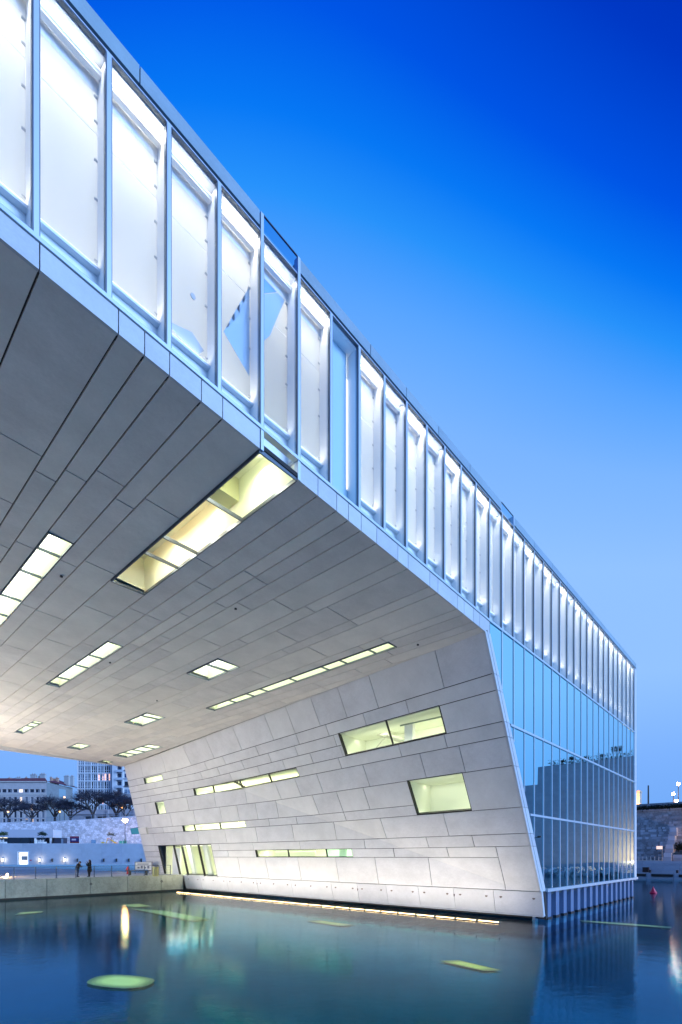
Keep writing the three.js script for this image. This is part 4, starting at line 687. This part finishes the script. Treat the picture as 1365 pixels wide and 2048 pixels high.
{
  const t = thing('apartment_tower', 'white gridded apartment tower seen below the soffit, a few windows lit', 'building', bg(-137.5, 12.5, 260), TH), white = std(.68, .70, .74, .7), P = 17.4;
  part('wall', [B(-.1, P + 1.6, 0, 62, -9, -.6), B(P, P + 1.6, 0, 62, -.6, .25)], std(.3, .33, .4, .7), t);
  const gx = [0, 3.55, 7.0, 10.4, 13.75, 17.2], dark = [std(.012, .016, .03, .2), std(.03, .06, .14, .2), std(.2, .28, .38, .5)], lit = emit(1, .45, .2, 1.3);
  for (let f = 0; f < 14; f++) {
    const y = 2.2 + f * 4.12; part('floor_band', B(-.1, P, y + 3.5, y + 4.12, -.6, .12), white, t); part('window_rail', B(-.1, P, y + 1.02, y + 1.22, -.6, -.06), white, t);
    if (f > 8) continue;
    for (let g = 0; g < 5; g++) for (let k = 0; k < 3; k++) { const x = gx[g] + .3 + k * 1.07, q = rnd(), w = part('window', B(x, x + .72, y, y + 3.5, -.59, -.45), (f === 7 && g > 2 && k !== 1) || (f === 4 && g === 3 && k == 2) ? lit : dark[q < .4 ? 0 : q < .8 ? 1 : 2], t); if (q > .3) part('blind', B(x + .04, x + .68, y + (q > .6 ? 2.2 : 2.9), y + 3.4, -.45, -.42), std(.3, .36, .46, .7), w); }
  }
  for (const x of gx) part('pier', B(x - .22, x + .22, 0, 62, -.6, .2), white, t);
  for (let g = 0; g < 5; g++) part('window_mullion', [1, 2].map((k) => B(gx[g] + .05 + k * 1.07, gx[g] + .28 + k * 1.07, 0, 62, -.6, -.02)), white, t);
  const u = thing('balcony_block', 'white apartment block with balconies right of the tower', 'building', bg(-117.2, 12.5, 258), TH);
  part('wall', [B(-1.4, .8, 0, 60, -8, .1), B(3.6, 4.4, 0, 60, -8, .1), B(4.4, 12, 0, 60, -8, -.4), B(.8, 3.6, 0, 60, -8, -2)], white, u);
  for (let f = 0; f < 12; f++) { const y = 2.5 + f * 4.1, b = part('balcony', [B(.6, 4.2, y - .3, y, -2, .9), B(.7, 4.1, y, y + .9, .78, .86)], std(.5, .56, .64, .6), u); part('window_pane', B(.9, 3.5, y, y + 3.2, -2, -1.9), dark[1], b); const w = part('window', B(5, 8.2, y + 1, y + 3.1, -.39, -.3), dark[f % 3], u); part('frame', [B(6.5, 6.7, y + 1, y + 3.1, -.3, -.24), B(4.8, 8.4, y + .5, y + .8, -.4, .4)], f % 2 ? white : M.dark, w); }
  const p = thing('parking_building', 'low concrete building with dark openings behind the bare trees', 'building', bg(0, 12.5, 166), TH), cm = std(.42, .40, .44, .85, 0, { map: cloudTex2 }), op = [[-87.5, -84.6], [-85.6, -82.6], [-81.6, -78.2], [-77.2, -73.7], [-72.8, -69.6], [-68.2, -64.5]].slice(1);
  part('wall', carve([[-91, -60, 0, 7]], op.map((o) => [o[0], o[1], 3.2, 4.7])).map((r) => B(r[0], r[1], r[2], r[3], -6, 0)), cm, p); part('ledge', B(-91, -60, 5.3, 5.6, 0, .4), cm, p);
  for (const x of [-82.1, -77.7, -73.2, -68.9]) part('pillar', B(x - .35, x + .35, 0, 6.8, 0, .35), cm, p);
  for (const o of op) { const w = part('opening', B(o[0], o[1], 3.2, 4.7, -1.2, -1.1), M.black, p); part('railing', B(o[0], o[1], 3.5, 3.6, -.5, -.45), std(.2, .2, .22, .5), w); }
  // parked cars on the street
  [[-93.5, 145.5, 'white parked car on the street before the apartment house', [.7, .7, .72]], [-80.3, 145.5, 'white parked car on the street behind the fence near the lit tree', [.75, .74, .74]]].forEach(([r, d, label, c]) => {
    const k = thing('parked_car', label, 'car', bg(r, 12.6, d), TH), sh = new THREE.Shape([[-2.1, .3], [-2.1, .8], [-1.5, .95], [-.9, 1.4], [.7, 1.42], [1.3, .95], [2.05, .8], [2.1, .3]].map((q) => new THREE.Vector2(...q)));
    part('body', metric(new THREE.ExtrudeGeometry(sh, { depth: 1.6, bevelEnabled: true, bevelSize: .06, bevelThickness: .06, bevelSegments: 2 }).translate(0, 0, -.8)), std(...c, .3), k); part('side_window', plate([[-1.3, .98], [-.8, 1.33], [.6, 1.34], [1.1, .98]], ([a, b]) => V(a, b, .9), V(0, 0, 1), .05), M.black, k);
    for (const x of [-1.35, 1.35]) for (const z of [-.7, .7]) part('wheel', new THREE.CylinderGeometry(.32, .32, .22, 16).rotateX(Math.PI / 2).translate(x, .32, z), M.black, k);
    for (const z of [-.55, .55]) part('headlight', B(1.95, 2.13, .62, .76, z - .15, z + .15), emit(1, .8, .5, 2), k);
  });
}
// ---------------------------------------------------------------- light box at the back edge of the wall
{
  const m = ([z, y]) => V(XB(y) - .25, y, z), S = part('light_box', [plate(poly([-47.2, -45.35, 6.46, 7.2]), m, NB, 1.4)], std(.66, .64, .60, .7), hall, 'small box window jutting from the rear edge of the leaning wall');
  part('glass_pane', plate(poly([-49.25, -47.2, 6.5, 7.22]), m, NB, 1.2), std(.08, .42, .5, .15, .3), S);
}
// ---------------------------------------------------------------- far bank at right: quay, steps, fort
{
  const qm = concreteSet(.46, .48, .52), st = std(.44, .42, .43, .9, 0, { map: rubbleTex, bumpMap: rubbleTex, bumpScale: .06 });
  structure('far_bank', B(99, 260, -4, 1.0, -120, 10), std(.42, .44, .47, .8, 0, { map: paveTex }), 'far bank of the harbour channel');
  const q = thing('far_quay', 'low pale quay with dark rubber fenders across the channel', 'quay', V(98, 0, 0));
  for (let z = -60; z < 10; z += 4) part('quay_slab', B(.0, 1.1, -.6, 1.04, z + .02, z + 3.98), qm[Math.floor(rnd(4))], q);
  for (let z = -58.2; z < 8; z += 3.9) { part('fender', B(-.22, 0, .42, .84, z + .3, z + 3.4), M.black, q); part('bollard', cyl(.16, .2, .5, .5, 1.04, z, 12), M.dark, q); }
  const s = thing('stone_steps', 'broad pale stone steps between far quay and fort wall', 'steps', V(100, 1, 0));
  for (let k = 0; k < 5; k++) for (let z = -50; z < 8; z += 5.8) part('step', B(k * .62, 4, k * .4, k * .4 + .39, z + .01, z + 5.79), qm[(k + Math.floor(z)) & 3], s);
  const f = thing('fort_wall', 'weathered stone fort wall across the channel with dark plants on top', 'wall', V(106, 0, 0));
  // stones that show one by one, in courses, on a rubble core
  const fw = (z0, z1, y0, y1, lean, m, h0) => plate(poly([z0, z1, y0, y1]), ([z, y]) => V((y - h0) * lean, y, z), V(-1, lean, 0).normalize(), 2.5);
  part('masonry', [fw(-60, 9, 2.6, 12.9, .06, st, 2.6)], st, f); part('upper_masonry', [fw(9.02, 30.1, -1, 23, .07, st, 0), fw(30.1, 46, -1, 19.2, .07, st, 0)], std(.44, .42, .43, .9, 0, { map: cloudTex2 }), f);
  part('parapet', B(.55, 1.3, 12.9, 13.6, -60, 8.9), std(.4, .42, .46, .85, 0, { map: rubbleTex }), f); part('coping', [B(.3, 1.4, 12.25, 12.55, -60, 8.9)], std(.55, .56, .6, .8), f);
  const sm = [.7, 1, 1.35, 1.75].map((k) => std(.40 * k, .39 * k, .41 * k, .9, 0, { map: cloudTex })), sg = [[.5, .3], [.7, .36], [.95, .42], [.4, .4]].map(([w, h]) => B(-.06, .1, -h / 2, h / 2, -w / 2, w / 2));
  for (let i = 0; i < 280; i++) { const y = 3 + Math.pow(rnd(), .8) * 8.2, z = rnd(-12, -2.6); if (y > 10.2 && rnd() < .6) continue; const o = part('stone', sg[i % 4], sm[Math.min(3, Math.floor(rnd(3) + (y > 5.5 && y < 9 ? 1.2 : 0)))], f); o.position.set((y - 2.6) * .06 - .02, Math.round(y / .45) * .45, z); }
  const b = thing('stepped_buttress', 'pale stepped stone buttress climbing the fort wall at right', 'buttress', V(105, 0, 0));
  for (let k = 0; k < 8; k++) part('block', B(-1.6 + k * .18, 1.6, 2.95 + k * .75, 3.68 + k * .75, -6.5 + k * .13, -5.2 + k * .1 - (k % 2) * .12), sm[k % 2 ? 3 : 2], b);
  const sl = thing('side_terrace', 'low stone terrace wall right of the stepped buttress', 'wall', V(104.4, 0, 0)); for (let k = 0; k < 2; k++) for (let z = -5.1; z < 6; z += 1.5) part('stone_block', B(-.5 + k * .1, .8, 2.9 + k * .62, 3.5 + k * .62, z + .01, z + 1.48), sm[(k + Math.floor(z * 2)) & 3], sl);
  // plants along the fort top and at the buttress
  const bush = (n, sx, sy, sz) => { const pos = []; for (let i = 0; i < n; i++) { const c = V(rnd(-sx, sx), Math.abs(rnd(-1, 1)) * sy * (.4 + .6 * Math.abs(Math.sin(i * 12.9))), rnd(-sz, sz)); for (let k = 0; k < 5; k++) { const a = V(rnd(-1, 1), rnd(-1, 1), rnd(-1, 1)).multiplyScalar(.13), e = V(rnd(-1, 1), rnd(-.4, 1), rnd(-1, 1)).multiplyScalar(.22); pos.push(...c.toArray(), ...c.clone().add(a).toArray(), ...c.clone().add(e).toArray()); } } const g = new THREE.BufferGeometry(); g.setAttribute('position', new THREE.Float32BufferAttribute(pos, 3)); g.computeVertexNormals(); g.setAttribute('uv', new THREE.Float32BufferAttribute(new Float32Array(pos.length / 3 * 2), 2)); return g; };
  const green = std(.018, .028, .018, .95), pl = (n, sx, sy, sz, x, y, z, label) => { const t = thing('ivy', label, 'plant', V(x, y, z)); part('foliage', bush(n, sx, sy, sz), green, t); part('stem', [rod(V(0, -.4, -sz * .6), V(0, .2, -sz * .6), .04), rod(V(0, -.4, sz * .4), V(0, .2, sz * .4), .04)], std(.05, .04, .03, .9), t); };
  pl(900, .35, .75, 4.3, 106.3, 12.45, -7.6, 'dark ivy band hanging along the top of the fort wall'); pl(500, .5, 1.4, 1.2, 104.9, 4.9, -3.6, 'dark bush between stepped buttress and right picture edge');
  pl(500, .5, 1.2, 8, 107.8, 23, 20, 'low scrub along the top of the high fort wall'); 
  for (const [z, h] of [[14.8, 2.2], [17.4, 1.0], [20.4, 1.1], [23, 1.3], [25, .8]]) { const t = thing('scrub_tree', 'small wind bent tree on top of the high fort wall', 'tree', V(107.6, 23, z), 0, 'small trees on the high fort wall'); part('trunk', [rod(V(0, -.2, 0), V(0, h * .6, .1), .06, .04)], std(.05, .045, .04, .9), t); part('crown', bush(Math.round(70 * h), .5, h * .45, h * .4).translate(0, h * .55, 0), green, t); }
  // riprap at the foot of the high wall
  const rk = std(.50, .50, .50, .9, 0, { map: cloudTex }), rg = [0, 1, 2, 3].map((k) => { const g = new THREE.IcosahedronGeometry(.8, 1), p = g.attributes.position; for (let i = 0; i < p.count; i++) { const q = V().fromBufferAttribute(p, i), s = 1 + .28 * Math.sin(q.x * 5.1 + k * 2) * Math.sin(q.y * 4.3 + k) + .2 * Math.sin(q.z * 6.7 + k * 3); p.setXYZ(i, q.x * s, q.y * s * .7, q.z * s); } g.computeVertexNormals(); return metric(g); });
  for (let i = 0; i < 90; i++) { const t = new THREE.Mesh(rg[i % 4], rk); t.name = numbered('boulder'); tag(t, 'pale boulder in the rock bank mirrored at the foot of the glass', 'boulder', 'boulders at the foot of the high fort wall'); t.castShadow = t.receiveShadow = true; t.position.set(104.5 - rnd(3.6), rnd(-.1, .5) + 1.1 * rnd(), 10 + i * .27 + rnd(.6)); t.rotation.set(rnd(6), rnd(6), rnd(6)); t.scale.setScalar(rnd(.55, 1.15)); scene.add(t); }
  // fort tower lit orange, mast, floodlights, sign, cabinet
  const tw = thing('stone_tower', 'square stone tower lit orange beyond the fort wall', 'tower', V(151, 12.5, -20.2)); const tm = std(.6, .44, .32, .85, 0, { map: cloudTex2 });
  part('shaft', B(-1.2, 1.2, -12, 8.2, -1.05, .75), tm, tw); part('cornice', B(-1.3, 1.3, 8.2, 8.7, -1.15, .85), tm, tw);
  const ft = thing('uplight', 'floodlight at the foot of the orange tower, hidden by the fort', 'floodlight', V(146.5, 12.9, -20)); part('housing', cyl(.25, .3, .3, 0, -.3, 0), M.dark, ft); part('lamp_lens', cyl(.2, .2, .05, 0, .02, 0), emit(1, .5, .2, 4), ft);
  const sp = new THREE.SpotLight(new THREE.Color().setRGB(1, .5, .24), 900, 0, .9, .5, 2); sp.position.set(146.3, 13.2, -20); sp.target.position.set(151, 18, -20.2); sp.castShadow = true; scene.add(sp, sp.target);
  const ms = thing('mast', 'slim dark mast standing on the fort right of the orange tower', 'mast', V(140, 12.9, -15.6)); part('pole', cyl(.22, .16, 8.2, 0, 0, 0, 10), M.dark, ms); part('foot', cyl(.4, .3, .4, 0, 0, 0, 10), M.dark, ms);
  [[17.44, -5.43, 'uppermost of the three floodlights above the fort'], [15.63, -6.22, 'leftmost of the three floodlights above the fort'], [14.3, -5.74, 'lowest of the three floodlights above the fort']].forEach(([y, z, label], i) => {
    const t = thing('floodlight', label, 'lamp', V(112, 12.6, z)), h = y - 12.6; part('pole', cyl(.08, .06, h, .15, 0, 0, 8), M.dark, t); part('lamp_head', new THREE.SphereGeometry(.26, 14, 10).translate(0, h, 0), emit(1, .58, .36, 80), t);
    const l = new THREE.PointLight(new THREE.Color().setRGB(1, .68, .45), 260, 0, 2); l.position.set(112, y, z); l.castShadow = true; scene.add(l);
  });
  const sg2 = thing('lit_sign', 'small orange lit sign on a thin post before the fort wall', 'sign', V(103, 3, -6.5)); part('post', cyl(.05, .05, 2.7, 0, 0, 0, 8), std(.5, .4, .3, .6), sg2); part('sign_panel', B(-.06, .06, 2.1, 2.65, -.85, .05), emit(1, .62, .36, 1.1), sg2);
  const ra = thing('quay_railing', 'low railing posts at the top of the stone steps, warm light in their colour', 'railing', V(103.2, 3, 0)); const rm = std(.75, .6, .5, .6); for (let z = -12; z < -6.6; z += .62) part('post', B(-.05, .05, .0, .8, z - .06, z + .06), rm, ra); part('rail', B(-.06, .06, .0, .12, -12, -6.5), std(.6, .5, .42, .6), ra);  // warm light from the sign is put into the pale post colour
  const cb = thing('cabinet', 'small black metal cabinet on the far quay edge', 'cabinet', V(99.5, 1.04, -8.3)); part('body', B(-.4, .4, .05, .86, -.45, .45), std(.03, .012, .01, .7), cb); part('lid', B(-.44, .44, .86, .9, -.49, .49), std(.05, .025, .02, .7), cb);
  const lw = thing('fort_lantern', 'warm lantern at the foot of the high fort wall', 'lantern', V(101.8, 0, 9.6)); part('pole', cyl(.06, .06, 3.2, 0, 0, 0, 8), M.dark, lw); part('lamp_glass', new THREE.SphereGeometry(.16, 12, 8).translate(0, 3.3, 0), emit(1, .6, .3, 5), lw);
  const l = new THREE.PointLight(new THREE.Color().setRGB(1, .6, .3), 160, 0, 2); l.position.set(101.8, 3.3, 9.6); l.castShadow = true; scene.add(l);
  const bu = thing('buoy', 'small red cone buoy floating in the channel', 'buoy', V(59.4, 0, -6.6)); const bm2 = std(.55, .01, .05, .4);
  const dB = bg((1307 - 682.5) / 996 * 51.5, 0, 51.5); bu.position.copy(dB);
  part('cone', new THREE.ConeGeometry(.3, .62, 20).translate(0, .42, 0), bm2, bu); part('float', new THREE.LatheGeometry([[0, -.1], [.28, -.1], [.36, .02], [.32, .12], [0, .14]].map((q) => new THREE.Vector2(...q)), 20), bm2, bu);
}
renderer.render(scene, camera);
